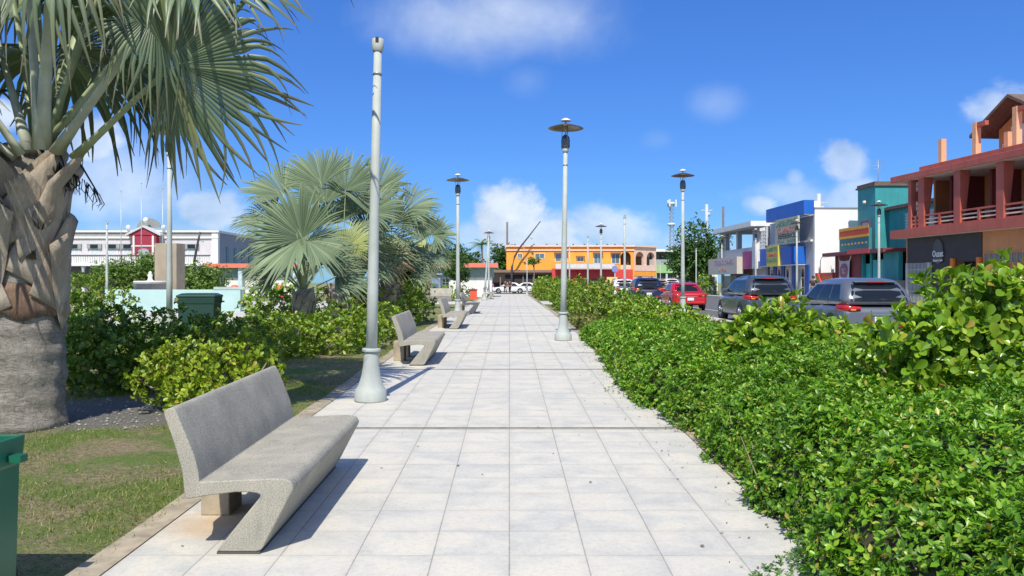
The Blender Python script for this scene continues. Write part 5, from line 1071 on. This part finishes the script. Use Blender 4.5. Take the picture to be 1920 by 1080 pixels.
for px_, hgt in ((227, 12.3), (265, 13.2), (305, 12.6)):
    mb = MB(); mb.tube([(0, 0, 0), (0, 0, hgt)], [.07, .035], 8); mb.lathe([(.07, hgt), (.07, hgt+.1), (.0, hgt+.12)], 8); mb.lathe([(.2, 0), (.2, .3), (.08, .35)], 10)
    fp = mb.build('flag_pole', STEEL); fp.location = (PX(px_, 98), 98, gz(98)); tag(fp, {227: 'bare thin flag pole, leftmost before the town hall', 265: 'bare thin flag pole just left of the crimson entrance', 305: 'bare thin flag pole just right of the crimson entrance'}[px_], 'flag pole', 'bare flag poles')
# fountain, slab
Ft = thing('fountain', 'aqua fountain basin wall with grey stone drum and white figure', 'fountain', (-17, 40, gz(40)))
B(Ft, 'basin_wall', M('aqua_paint', (.40, .57, .565), .6, .08, 1.0), (-2.7, 3.9, 0, .3, 0, 1.07), (-2.7, -2.4, .3, 5, 0, 1.07), bev=.02); B(Ft, 'basin_top', M('aqua_grey', (.38, .46, .44), .7), (2.6, 4.4, -.02, 1.6, 1.075, 1.2))
mb = MB(); mb.lathe([(.82, 0), (.82, 1.33), (.87, 1.34), (.87, 1.42), (.7, 1.43)], 36, (-1.75, 3.0, 0)); mb.build('drum', M('stone_grey', (.34, .33, .33), .8, .1), Ft)
mb = MB(); mb.lathe([(.85, 1.431), (.8, 1.5), (.2, 1.5), (.13, 1.56), (.10, 1.7), (.14, 1.8), (.07, 1.9), (.085, 1.96), (.0, 2.02)], 24, (-1.8, 3.0, 0)); mb.build('figure', WHITE, Ft)
Sl = thing('stone_slab', 'tall plain tan stone monument slab behind the fountain', 'monument', (PX(318, 45), 45, gz(45)), rad(-12))
SLM = M('slab_tan', (.36, .30, .22), .85, .12, 1.5, streak=.25)
bevel(B(Sl, 'slab', SLM, (-.72, .62, -.3, .5, 0, 3.55)), .02); B(Sl, 'foot', M('stone_grey', (.34, .33, .33)), (-.9, .8, -.45, .65, 0, .25)); B(Sl, 'joint', M('joint_dark', (.16, .12, .09), .9), (-.005, .005, -.303, -.299, .26, 3.5))
# distant masts
for px_, lab in ((958, 'curved dark mast leaning right over the porch roof'), (360, 'curved dark mast leaning right in front of the town hall')):
    Y = 111.0 if px_ > 900 else 97; x = PX(px_, Y); r = thing('light_mast', lab, 'light mast', (x, Y, gz(Y)), 0, 'curved dark light masts'); mb = MB()
    P_ = [(.1, 0, 0), (.1, 0, 2.2), (.15, 0, 3.5), (.5, 0, 4.9), (1.25, 0, 6.2), (2.3, 0, 7.5), (4.0, 0, 9.7)] if px_ > 900 else [(.15, 0, 0), (.2, 0, 3.0), (.35, 0, 4.4), (.75, 0, 6.4), (.95, 0, 7.4)]
    mb.tube(P_, [.2, .18, .15, .13, .11, .09, .06][:len(P_)], 8); mb.build('arm', M('mast_dark', (.07, .055, .06), .5, .2, metal=.3), r)
    for k in (3, 4, 5) if px_ > 900 else (2, 3): mb = MB(); q = P_[k]; mb.tube([q, (q[0]+.5, 0, q[2]-.12)], .03, 5); mb.lathe([(.03, 0), (.14, -.08), (.14, -.16)], 8, (q[0]+.52, 0, q[2]-.06)); mb.build('floodlight', STEEL, r)
cm = thing('radio_mast', 'tall lattice radio mast far off above the street', 'mast', (PX(1258.5, 210), 210, gz(210))); mb = MB()
for dx, dy in ((-.6, -.5), (.6, -.5), (0, .6)): mb.tube([(dx, dy, 0), (dx*.7, dy*.7, 22)], .09, 5)
for k in range(22): mb.tube([(-.6, -.5, k), (.6, -.5, k+1)], .05, 4); mb.tube([(.6, -.5, k), (-.6, -.5, k+1)], .05, 4)
mb.build('lattice', M('mast_grey', (.25, .28, .32), .5), cm); mb = MB()
for z in (16, 21.3): mb.lathe([(1.0, z), (1.0, z+.6)], 10); 
for a in (0, 2.1, 4.2): mb.box(1.2*math.cos(a)-.2, 1.2*math.cos(a)+.2, 1.2*math.sin(a)-.2, 1.2*math.sin(a)+.2, 20.8, 22.6)
mb.build('antenna', M('antenna_white', (.6, .65, .7), .5), cm)
def upole(px_, Y, zt, r_, lab, mat, arm=True):
    mb = MB(); z = gz(Y); mb.tube([(0, 0, 0), (0, 0, zt-z)], [r_*1.2, r_], 8)
    if arm: mb.box(-.9, .9, -.08, .08, zt-z-1.0, zt-z-.85); mb.lathe([(.22, 0), (.22, .6)], 8, (.35, 0, zt-z-1.9))
    o = mb.build('utility_pole', mat); o.location = (PX(px_, Y), Y, z); tag(o, lab, 'utility pole')
upole(1325, 130, 14.2, .24, 'pale concrete utility pole rising out of the round street tree', GREYW); upole(1356, 120, 12.9, .16, 'thin dark utility pole right of the street tree top', M('pole_wood', (.16, .13, .11), .9), False)
upole(1535, 85, 11.0, .22, 'pale utility pole above the white building side wall', GREYW); upole(951, 118, 10.5, .13, 'dark wooden pole behind the orange wall left corner', M('pole_wood', (.16, .13, .11)), False)
mb = MB(); mb.tube([(0, 0, 0), (0, 0, 1.6)], .02, 5)
for k in range(4): mb.tube([(-.55+k*.05, 0, 1.0+k*.2), (.55-k*.05, 0, 1.0+k*.2)], .012, 4)
o = mb.build('roof_antenna', STEEL); o.location = (25.6, 57, gz(58)+8.3); tag(o, 'thin branched television aerial on the teal tower', 'aerial')
# small plaza things
o = B(None, 'utility_cabinet', M('cabinet_teal', (.20, .48, .50), .5, .08), (-.24, .24, -.2, .2, 0, 1.25), bev=.02); o.location = (PX(744, 37), 37, gz(37)); o.rotation_euler = (0, 0, rad(-28)); tag(o, 'light teal utility cabinet beside the palm group trunks', 'cabinet')
r = thing('planter_box', 'orange red planter box beneath the small round tree', 'planter', (PX(888, 70), 70, gz(70))); B(r, 'box', M('planter_red', (.75, .10, .05), .6), (-.28, .28, -.25, .25, 0, .75)); B(r, 'rim', M('planter_dark', (.3, .03, .03), .6), (-.33, .33, -.3, .3, .751, .84))
P_, D_ = blob_points([(PX(870, 71), 71, 1.0, .8, .4, .5)], 20, .3); p_, R_, s_ = rosettes(P_, D_, 5, .2, 1, LEAF6); o = leafobj('shrub', LEAF6, p_-np.array([PX(870, 71), 71, gz(71)]), R_, s_, TREEL); o.location = (PX(870, 71), 71, gz(71)); tag(o, 'low dark shrub left of the orange red planter box', 'shrub')
for px_, Y, lab in ((440, 52, 'orange barrel beyond the dark green bin'), (526, 56, 'orange barrel seen behind the palm group')):
    mb = MB(); mb.lathe([(.28, 0), (.3, .05), (.24, .5), (.22, .9), (.1, .95)], 16); o = mb.build('traffic_barrel', M('barrel_orange', (.85, .12, .03), .5)); o.location = (PX(px_, Y), Y, gz(Y)+.3); tag(o, lab, 'barrel', 'orange barrels')
    pb = B(None, 'stone_plinth', M('stone_grey', (.34, .33, .33)), (-.5, .5, -.4, .4, 0, .302)); pb.location = (PX(px_, Y), Y, gz(Y)); tag(pb, 'low grey plinth under the '+lab, 'plinth')
sh = thing('shed', 'low blue grey shed beside the thin white poles', 'shed', (PX(809, 74), 74, gz(74))); B(sh, 'wall', M('shed_blue', (.22, .29, .40), .6), (-.8, .8, 0, 2, 0, 2.1)); B(sh, 'roof', M('shed_roof', (.34, .38, .45), .6), (-.95, .95, -.2, 2.2, 2.101, 2.25)); B(sh, 'shutter', M('shed_shutter', (.10, .16, .32), .5), (-.6, .6, -.03, -.001, .2, 1.3))
# bins
BG = M('bin_green', (.012, .13, .075), .38, .1, 2)
def bin_(label, loc, rz, wx, wy, h, mat, lid):
    r = thing('waste_bin', label, 'bin', loc, rz); t_ = .025; k = .93
    mb = MB()
    def ring(sx, sy, z): return [(-sx, -sy, z), (sx, -sy, z), (sx, sy, z), (-sx, sy, z)]
    a, b_ = wx/2, wy/2
    mb.loft([ring(a*k, b_*k, .06), ring(a*.97, b_*.97, h-.16), ring(a*1.0, b_*1.0, h-.15), ring(a*1.03, b_*1.03, h), ring(a*1.03-t_, b_*1.03-t_, h), ring(a*.94, b_*.94, h-.15), ring(a*k-.02, b_*k-.02, .09)], True)
    bevel(mb.build('body', mat, r), .012)
    mb = MB(); mb.tube([(-a*.8, b_+.04, h-.06), (a*.8, b_+.04, h-.06)], .018, 8); mb.box(a*1.03, a*1.03+.07, b_*.55, b_*.75, h-.13, h-.09); mb.build('handle', mat, r)
    for s in (-1, 1): MB().tube([(s*a*.6, b_*.98, .1), (s*(a*.6+.05), b_*.98, .1)], .1, 16).build('wheel', DARK, r)
    if lid:
        mb = MB(); mb.loft([ring(a*1.06, b_*1.06, h+.002), ring(a*1.06, b_*1.06, h+.05), ring(a*.8, b_*.8, h+.10)]); bevel(mb.build('lid', mat, r), .012)
    return r
bin_('green plastic waste bin without lid cut by the lower left corner', (-3.12, 4.36, gz(4.4)), 0, .66, .70, .93, BG, False)
bin_('dark green lidded dumpster among the shrubs on the left', (PX(375, 20), 20, gz(20)), .1, .86, .75, 1.20, M('bin_dark_green', (.02, .06, .045), .45, .1, 2), True)
# ---------------------------------------------------------------- vehicles
CGLASS = glass('car_glass', (.012, .016, .022), .09, .28)
TYRE = M('tyre', (.02, .02, .02), .85, .1); RIM = M('alloy', (.45, .46, .48), .3, .1, metal=.8); PLATE = M('plate', (.75, .75, .75), .5); CHROME = M('chrome', (.6, .62, .65), .15, .03, metal=1)
TAIL = glass('tail_red', (.45, .012, .015), .12); AMBER = glass('tail_amber', (.75, .25, .03), .15); HEADL = glass('headlight_glass', (.6, .65, .7), .1); TRIM = M('trim_black', (.02, .02, .022), .5)
def paint(name, col, met=.3): return M(name, col, .30, .03, 1, met, spec=.5, coat=.6)
SUV = dict(L=4.4, low=[(0, .46, .84, .78), (.03, .36, .93, .86), (.12, .30, .985, .90), (.5, .27, 1.02, .92), (1.2, .25, 1.03, .925), (2.2, .24, 1.01, .92), (3.2, .25, .99, .91), (3.8, .28, .92, .88), (4.2, .33, .82, .80), (4.36, .40, .70, .66), (4.4, .46, .62, .58)],
           gh=[(1.00, .05, 3.30, .875, .20), (1.18, .11, 2.98, .845, .22), (1.36, .22, 2.70, .79, .24), (1.52, .38, 2.42, .72, .26), (1.61, .52, 2.2, .64, .28), (1.655, .78, 1.95, .52, .28), (1.67, 1.1, 1.7, .36, .2)], zw=(1.07, 1.50), wheels=(.78, 3.50), wr=.345, tl=(.80, 1.0))
SED = dict(L=4.5, low=[(0, .44, .82, .70), (.04, .34, .90, .78), (.15, .28, .93, .83), (.6, .25, .945, .86), (1.4, .23, .93, .865), (2.3, .22, .92, .865), (3.2, .23, .90, .86), (3.9, .26, .83, .83), (4.3, .31, .73, .75), (4.46, .38, .64, .64), (4.5, .44, .58, .56)],
           gh=[(.90, .62, 3.40, .80, .16), (1.05, .82, 3.10, .77, .2), (1.2, 1.02, 2.84, .72, .22), (1.32, 1.22, 2.6, .65, .24), (1.385, 1.42, 2.4, .55, .26), (1.41, 1.7, 2.15, .38, .2)], zw=(.96, 1.30), wheels=(.85, 3.55), wr=.31, tl=(.66, .86))
def rrect(hx, y0, y1, r, z, n=5):
    out = []; r = min(r, hx*.9, (y1-y0)*.45)
    for cx, cy, a0 in ((hx-r, y1-r, 0), (-hx+r, y1-r, 90), (-hx+r, y0+r, 180), (hx-r, y0+r, 270)):
        for k in range(n+1): a = rad(a0+90*k/n); out.append((cx+r*math.cos(a), cy+r*math.sin(a), z))
    return out
def car(name, label, loc, rz, P, col, sx=1.0, sy=1.0, sz=1.0, rails=False, third=False, group=None, cat='car', detail=True):
    r = thing(name, label, cat, loc, rz, group)
    S = lambda pts: [(x*sx, y*sy, z*sz) for x, y, z in pts]
    mb = MB(); rings = []
    for y, zb, zt, hw in P['low']:
        rr = min(.17, (zt-zb)*.35); n = 5; ring = []
        for cx, cz, a0 in ((hw-rr, zt-rr, 0), (-hw+rr, zt-rr, 90), (-hw+rr*.7, zb+rr*.7, 180), (hw-rr*.7, zb+rr*.7, 270)):
            q = rr if a0 < 180 else rr*.7
            for k in range(n+1): a = rad(a0+90*k/n); ring.append((cx+q*math.cos(a), y, cz+q*math.sin(a)*(1 if a0 >= 180 else .75)))
        rings.append(S(ring))
    mb.loft(rings, True, True, True)
    gr = [S(rrect(hx, y0, y1, rr, z)) for z, y0, y1, hx, rr in P['gh']]
    mb.loft(gr, True, True, True); mb.build('body', col, r)
    def gh(z): return [float(np.interp(z, [g_[0] for g_ in P['gh']], [g_[i] for g_ in P['gh']])) for i in (1, 2, 3, 4)]
    z0, z1 = P['zw']; zs = np.linspace(z0, z1, 6); e = .006
    # rear and front glass
    for nm, sgn in (('rear_window', -1), ('windscreen', 1)):
        rows = []
        for z in zs:
            y0, y1, hx, rr = gh(z); w_ = hx-rr*.55
            yv = (y0-e) if sgn < 0 else (y1+e); c_ = .022
            rows.append(S([(-w_, yv-sgn*(c_+.02), z), (-w_*.93, yv-sgn*.008, z), (-w_*.5, yv, z), (0, yv, z), (w_*.5, yv, z), (w_*.93, yv-sgn*.008, z), (w_, yv-sgn*(c_+.02), z)]))
        m_ = MB(); m_.loft(rows, False, False, True); m_.build(nm, CGLASS, r)
    for s in (-1, 1):
        splits = (.06, .30, .60, .90) if P is SUV else (.10, .45, .86)
        for k in range(len(splits)-1):
            rows = []
            for z in zs:
                y0, y1, hx, rr = gh(z); a = y0+rr*.5; b_ = y1-rr*.3; t0, t1 = splits[k]+.012, splits[k+1]-.012
                if P is SED and k == 0: a = y0+rr*.9
                rows.append(S([(s*(hx+e), a+(b_-a)*t0, z), (s*(hx+e), a+(b_-a)*t1, z)]))
            m_ = MB(); m_.loft(rows, False, False, True); m_.build('side_window', CGLASS, r)
    # lamps
    zl0, zl1 = P['tl']
    def hw_at(y): return float(np.interp(y, [a[0] for a in P['low']], [a[3] for a in P['low']]))
    for s in (-1, 1):
        ring = []; xs = [(.50, -.012), (.62, -.01), (.74, .0), (.83, .045), (.885, .12), (.925, .26), (.935, .42)] if P is SUV else [(.42, -.012), (.56, -.01), (.68, .0), (.76, .04), (.82, .11), (.86, .22)]
        m_ = MB(); top, bot = [], []
        n = len(xs)
        for k, (x, y) in enumerate(xs):
            t_ = k/(n-1); pinch = .02+.03*abs(t_-.55)*2
            top.append((s*x, y-.012, zl1-pinch*(1 if t_ < .5 else .3))); bot.append((s*x, y-.012, zl0+pinch*1.2))
        m_.loft([S(bot), S([(x, y-.008, (z+z2)/2) for (x, y, z), (_, _, z2) in zip(bot, top)]), S(top)], False, False, True)
        m_.loft([S(bot), S([(x*.94, y+.06, z) for x, y, z in bot])], False, False); m_.loft([S(top), S([(x*.94, y+.06, z) for x, y, z in top])], False, False)
        tl_ = m_.build('tail_light', TAIL, r)
        if detail:
            q = [xs[1], xs[2]]; zc = (zl0+zl1)/2
            m_ = MB(); m_.add(S([(s*xs[1][0], xs[1][1]-.024, zc-.045), (s*xs[2][0], xs[2][1]-.024, zc-.045), (s*xs[2][0], xs[2][1]-.024, zc-.005), (s*xs[1][0], xs[1][1]-.024, zc-.005)]), [(0, 1, 2, 3)]); m_.build('lens', AMBER, tl_)
        yf = P['L']; m_ = MB(); m_.box(s*.42*sx, s*.70*sx, (yf-.22)*sy, (yf-.06)*sy, .56*sz, .70*sz); bevel(m_.build('headlight', HEADL, r), .03)
    zp = .62 if P is SUV else .56
    m_ = MB(); m_.box(-.16*sx, .16*sx, -.03*sy, .02, (zp-.06)*sz, (zp+.08)*sz); bevel(m_.build('number_plate', PLATE, r), .005)
    m_ = MB(); m_.box(-.30*sx, .30*sx, -.022*sy, .05, (zp+.11)*sz, (zp+.14)*sz); m_.build('trim_strip', CHROME, r)
    m_ = MB(); m_.box(-.72*sx, .72*sx, -.02*sy, .15*sy, .33*sz, .45*sz); bevel(m_.build('rear_bumper', TRIM if P is SUV else col, r), .03)
    if P is SUV:
        m_ = MB(); m_.box(-.62*sx, -.40*sx, -.028*sy, .0, .46*sz, .50*sz); m_.box(.40*sx, .62*sx, -.028*sy, .0, .46*sz, .50*sz); m_.build('reflector', TAIL, r)
        y0, y1, hx, rr = gh(1.52); m_ = MB(); m_.box(-.52*sx, .52*sx, (y0-.10)*sy, (y0+.20)*sy, 1.545*sz, 1.575*sz); sp_ = m_.build('spoiler', col, r); bevel(sp_, .012)
        m_ = MB(); m_.box(-.22*sx, .22*sx, (y0-.112)*sy, (y0-.09)*sy, 1.548*sz, 1.572*sz); m_.build('brake_light', TAIL, sp_)
        m_ = MB(); m_.tube(S([(.25, -.012, 1.10), (-.05, -.02, 1.14)]), .012, 6); m_.build('wiper', TRIM, r)
    for s in (-1, 1):
        y0, y1, hx, rr = gh(z0); m_ = MB(); m_.box(s*hx*sx, s*(hx+.19)*sx, (y1-.62)*sy, (y1-.50)*sy, (z0-.02)*sz, (z0+.13)*sz); bevel(m_.build('mirror', col, r), .03)
        if rails:
            y0, y1, hx, rr = gh(1.56); m_ = MB(); m_.tube(S([(s*.60, y0+.2, 1.60), (s*.60, y0+.35, 1.69), (s*.60, y1-.2, 1.69), (s*.60, y1, 1.60)]), .018, 6); m_.build('roof_rail', TRIM, r)
        for k in range(2): m_ = MB(); yv = (1.25, 2.15)[k]; m_.box(s*hw_at(yv)*sx-.002, s*(hw_at(yv)+.03)*sx, yv*sy, (yv+.18)*sy, (z0-.13)*sz, (z0-.10)*sz); bevel(m_.build('door_handle', col, r), .008)
        for yw in P['wheels']:
            wr = P['wr']; xo = hw_at(yw)*sx
            m_ = MB(); m_.tube([(s*(xo-.20), yw*sy, wr*sz+.03), (s*(xo+.006), yw*sy, wr*sz+.03)], [wr*1.17, wr*1.17], 28, True); m_.build('wheel_arch', TRIM, r)
            m_ = MB(); m_.tube([(s*(xo-.19), yw*sy, wr), (s*(xo-.17), yw*sy, wr), (s*(xo+.0), yw*sy, wr), (s*(xo+.018), yw*sy, wr)], [wr*.96, wr, wr, wr*.95], 28, True); wh = m_.build('wheel', TYRE, r)
            m_ = MB(); m_.tube([(s*(xo+.018), yw*sy, wr), (s*(xo+.026), yw*sy, wr)], [wr*.68, wr*.62], 20, True)
            for q in range(5):
                a = q*1.2566; m_.tube([(s*(xo+.028), yw*sy+.05*math.cos(a), wr+.05*math.sin(a)), (s*(xo+.03), yw*sy+wr*.6*math.cos(a), wr+wr*.6*math.sin(a))], [.05, .03], 5)
            m_.build('rim', RIM, wh)
    return r
GP = 'cars parked along the kerb'
zs_ = lambda y: gz(y)+.014
car('parked_car', 'silver grey crossover nearest the viewer, rear corner above the shrubs', (9.05, 20.0, zs_(21)), 0, SUV, paint('paint_silver', (.17, .19, .225), .45), group=GP, sz=.99)
car('parked_car', 'dark grey crossover with roof rails, second from the viewer, red brake lamp on its spoiler', (9.05, 28.2, zs_(30)), 0, SUV, paint('paint_grey', (.085, .10, .13), .4), group=GP, rails=True, sz=1.02)
car('parked_car', 'red saloon parked beyond the gap in the shrubs', (9.05, 41, zs_(42)), 0, SED, paint('paint_red', (.52, .012, .02), .1), group=GP)
car('parked_car', 'dark navy blue crossover parked ahead of the red saloon', (9.2, 54, zs_(55)), 0, SUV, paint('paint_navy', (.012, .022, .075), .2), group=GP, sx=1.06, sz=1.03)
car('parked_car', 'white roofed crossover half hidden left of the navy car', (9.0, 64, zs_(64)), 0, SUV, paint('paint_white', (.75, .76, .76), .0), group=GP)
car('parked_car', 'dark blue saloon glimpsed through the tall shrub by the black shop front', (18.6, 30.5, zs_(32)), 0, SED, paint('paint_blue', (.02, .04, .11), .2), group=GP)
car('parked_car', 'tan pale crossover with red rear lights in the far lane', (13.0, 71, zs_(70)), 0, SUV, paint('paint_tan', (.46, .36, .27), .2), group=GP, detail=False)
car('parked_car', 'pale small saloon far down the street beyond the tan crossover', (14.6, 90, zs_(90)), 0, SED, paint('paint_white', (.75, .76, .76)), group=GP, detail=False)
car('parked_car', 'white van like car farther down the far kerb', (18.3, 92, zs_(92)), 0, SUV, paint('paint_white', (.75, .76, .76)), group=GP, detail=False, sz=1.1)
car('parked_car', 'dark car near the green building, small in the street', (17.6, 112, zs_(112)), 0, SUV, paint('paint_navy', (.012, .022, .075)), group=GP, detail=False)
car('parked_car', 'white saloon standing crosswise at the path end behind the two people', (2.2, 104, zs_(104)), math.pi/2, SED, paint('paint_white', (.75, .76, .76)), group=GP, detail=False)
car('parked_car', 'second white saloon crosswise, right of the pair of people', (4.2, 107, zs_(107)), math.pi/2, SED, paint('paint_white', (.75, .76, .76)), group=GP, detail=False)
car('parked_car', 'white car front peeping out behind the far lamp posts', (-2.0, 108.6, zs_(108)), math.pi/2, SUV, paint('paint_white', (.75, .76, .76)), group=GP, detail=False)
# ---------------------------------------------------------------- signs in the street
r = thing('road_sign', 'round blue road sign on a post above a yellow notice board', 'road sign', (PX(1153, 88), 88, gz(88)+.1)); MB().tube([(0, 0, 0), (0, 0, 2.6)], .04, 8).build('post', STEEL, r)
mb = MB(); mb.loft([[(.36*math.cos(a), yv, 2.75+.36*math.sin(a)) for a in [k*.3142 for k in range(20)]] for yv in (-.07, -.045)]); mb.build('disc', M('sign_blue', (.22, .26, .55), .4), r)
o = B(None, 'notice_board', M('board_yellow', (.85, .60, .20), .6), (-.6, .55, 0, .08, 1.0, 2.0), (-.5, -.42, .081, .14, 0, 1.9), (.4, .48, .081, .14, 0, 1.9)); o.location = (PX(1148, 89), 89, gz(89)); tag(o, 'plain yellow notice board before the red shop front', 'board')
# ---------------------------------------------------------------- people
def skin_obj(name, verts, edges, radii, mat, parent, root=0):
    me = bpy.data.meshes.new(name); me.from_pydata(verts, edges, []); o = bpy.data.objects.new(name, me); COL.objects.link(o); o.parent = parent
    o.modifiers.new('skin', 'SKIN'); s_ = o.modifiers.new('sub', 'SUBSURF'); s_.levels = 1; s_.render_levels = 1
    for i, rr in enumerate(radii): me.skin_vertices[0].data[i].radius = (rr, rr) if isinstance(rr, (int, float)) else rr
    me.skin_vertices[0].data[root].use_root = True; me.materials.append(mat); return o
SKIN = M('skin', (.36, .20, .13), .6, .08); HAIR = M('hair_dark', (.02, .015, .012), .6)
def person(label, loc, rz, top, bottom, stride=.16, bag=False):
    r = thing('person', label, 'person', loc, rz)
    V = [(0,0,.92),(0,.0,1.1),(0,.01,1.32),(0,.01,1.44),(0,0,1.52),(0,-.01,1.62),(0,0,1.72)]; E_ = [(0,1),(1,2),(2,3),(3,4),(4,5),(5,6)]; Rd = [(.15,.10),(.135,.09),(.17,.10),(.08,.07),(.055,.055),(.085,.095),(.06,.07)]
    for s in (-1, 1):
        b0 = len(V); V += [(s*.09,0,.86),(s*.10,-s*stride*.5-.02,.48),(s*.10,-s*stride+.03,.09),(s*.11,-s*stride-.10,.04)]; E_ += [(0,b0),(b0,b0+1),(b0+1,b0+2),(b0+2,b0+3)]; Rd += [.085,.058,.042,.035]
        b1 = len(V); V += [(s*.19,.01,1.38),(s*.24,.02,1.12),(s*.24,-.08,.88),(s*.235,-.10,.80)]; E_ += [(3,b1),(b1,b1+1),(b1+1,b1+2),(b1+2,b1+3)]; Rd += [.055,.042,.033,.025]
        for f_ in range(5):
            b2 = len(V); V += [(s*.235+(f_-2)*.016,-.105-.01*abs(f_-1),.77),(s*.232+(f_-2)*.017,-.115,.72+.012*abs(f_-2))]; E_ += [(b1+3,b2),(b2,b2+1)]; Rd += [.011,.009]
    skin_obj('body', V, E_, Rd, SKIN, r)
    T = [(0,.0,.96),(0,0,1.12),(0,.01,1.33),(0,.01,1.41)]; Et = [(0,1),(1,2),(2,3)]; Rt = [(.165,.115),(.15,.105),(.185,.115),(.10,.085)]
    for s in (-1, 1): b0 = len(T); T += [(s*.19,.01,1.375),(s*.225,.015,1.2)]; Et += [(3,b0),(b0,b0+1)]; Rt += [.068,.06]
    skin_obj('shirt', T, Et, Rt, top, r)
    T = [(0,0,.93)]; Et = []; Rt = [(.16,.115)]
    for s in (-1, 1): b0 = len(T); T += [(s*.09,0,.85),(s*.10,-s*stride*.5-.02,.48),(s*.10,-s*stride+.03,.13)]; Et += [(0,b0),(b0,b0+1),(b0+1,b0+2)]; Rt += [.098,.07,.055]
    skin_obj('trousers', T, Et, Rt, bottom, r)
    mb = MB(); mb.lathe([(.0, 1.76), (.07, 1.75), (.105, 1.69), (.108, 1.62), (.09, 1.55)], 14, (0, .025, 0)); mb.build('hair', HAIR, r)
    mb = MB(); mb.box(-.035, -.02, -.105, -.09, 1.635, 1.65); mb.box(.02, .035, -.105, -.09, 1.635, 1.65); mb.box(-.02, .02, -.10, -.088, 1.575, 1.583); mb.build('face', DARK, r)
    if bag:
        b_ = MB(); b_.box(-.14, .14, -.17, -.05, -.25, .0); o = b_.build('shopping_bag', M('bag_grey', (.45, .5, .48), .7)); bevel(o, .03); o.location = (loc[0]+.22, loc[1]-.12, loc[2]+.76); tag(o, 'grey bag held by the left of the two distant people', 'bag')
    return r
person('person in dark top with a bag, left of the pair by the white saloon', (PX(947.5, 102), 101.6, gz(101)+.014), .3, M('cloth_plum', (.05, .025, .045), .9), M('cloth_black', (.02, .02, .024), .9), .10, True)
person('person in dark clothes, right of the pair by the white saloon', (PX(956, 102), 101.9, gz(101)+.014), -.4, M('cloth_navy', (.03, .03, .05), .9), M('cloth_black', (.02, .02, .024), .9), .16)
person('person in black standing by the corner of the white building wall', (PX(1525, 57.5), 57.5, gz(57)+.13), -.6, M('cloth_black', (.02, .02, .024)), M('cloth_navy', (.03, .03, .05)), .08)
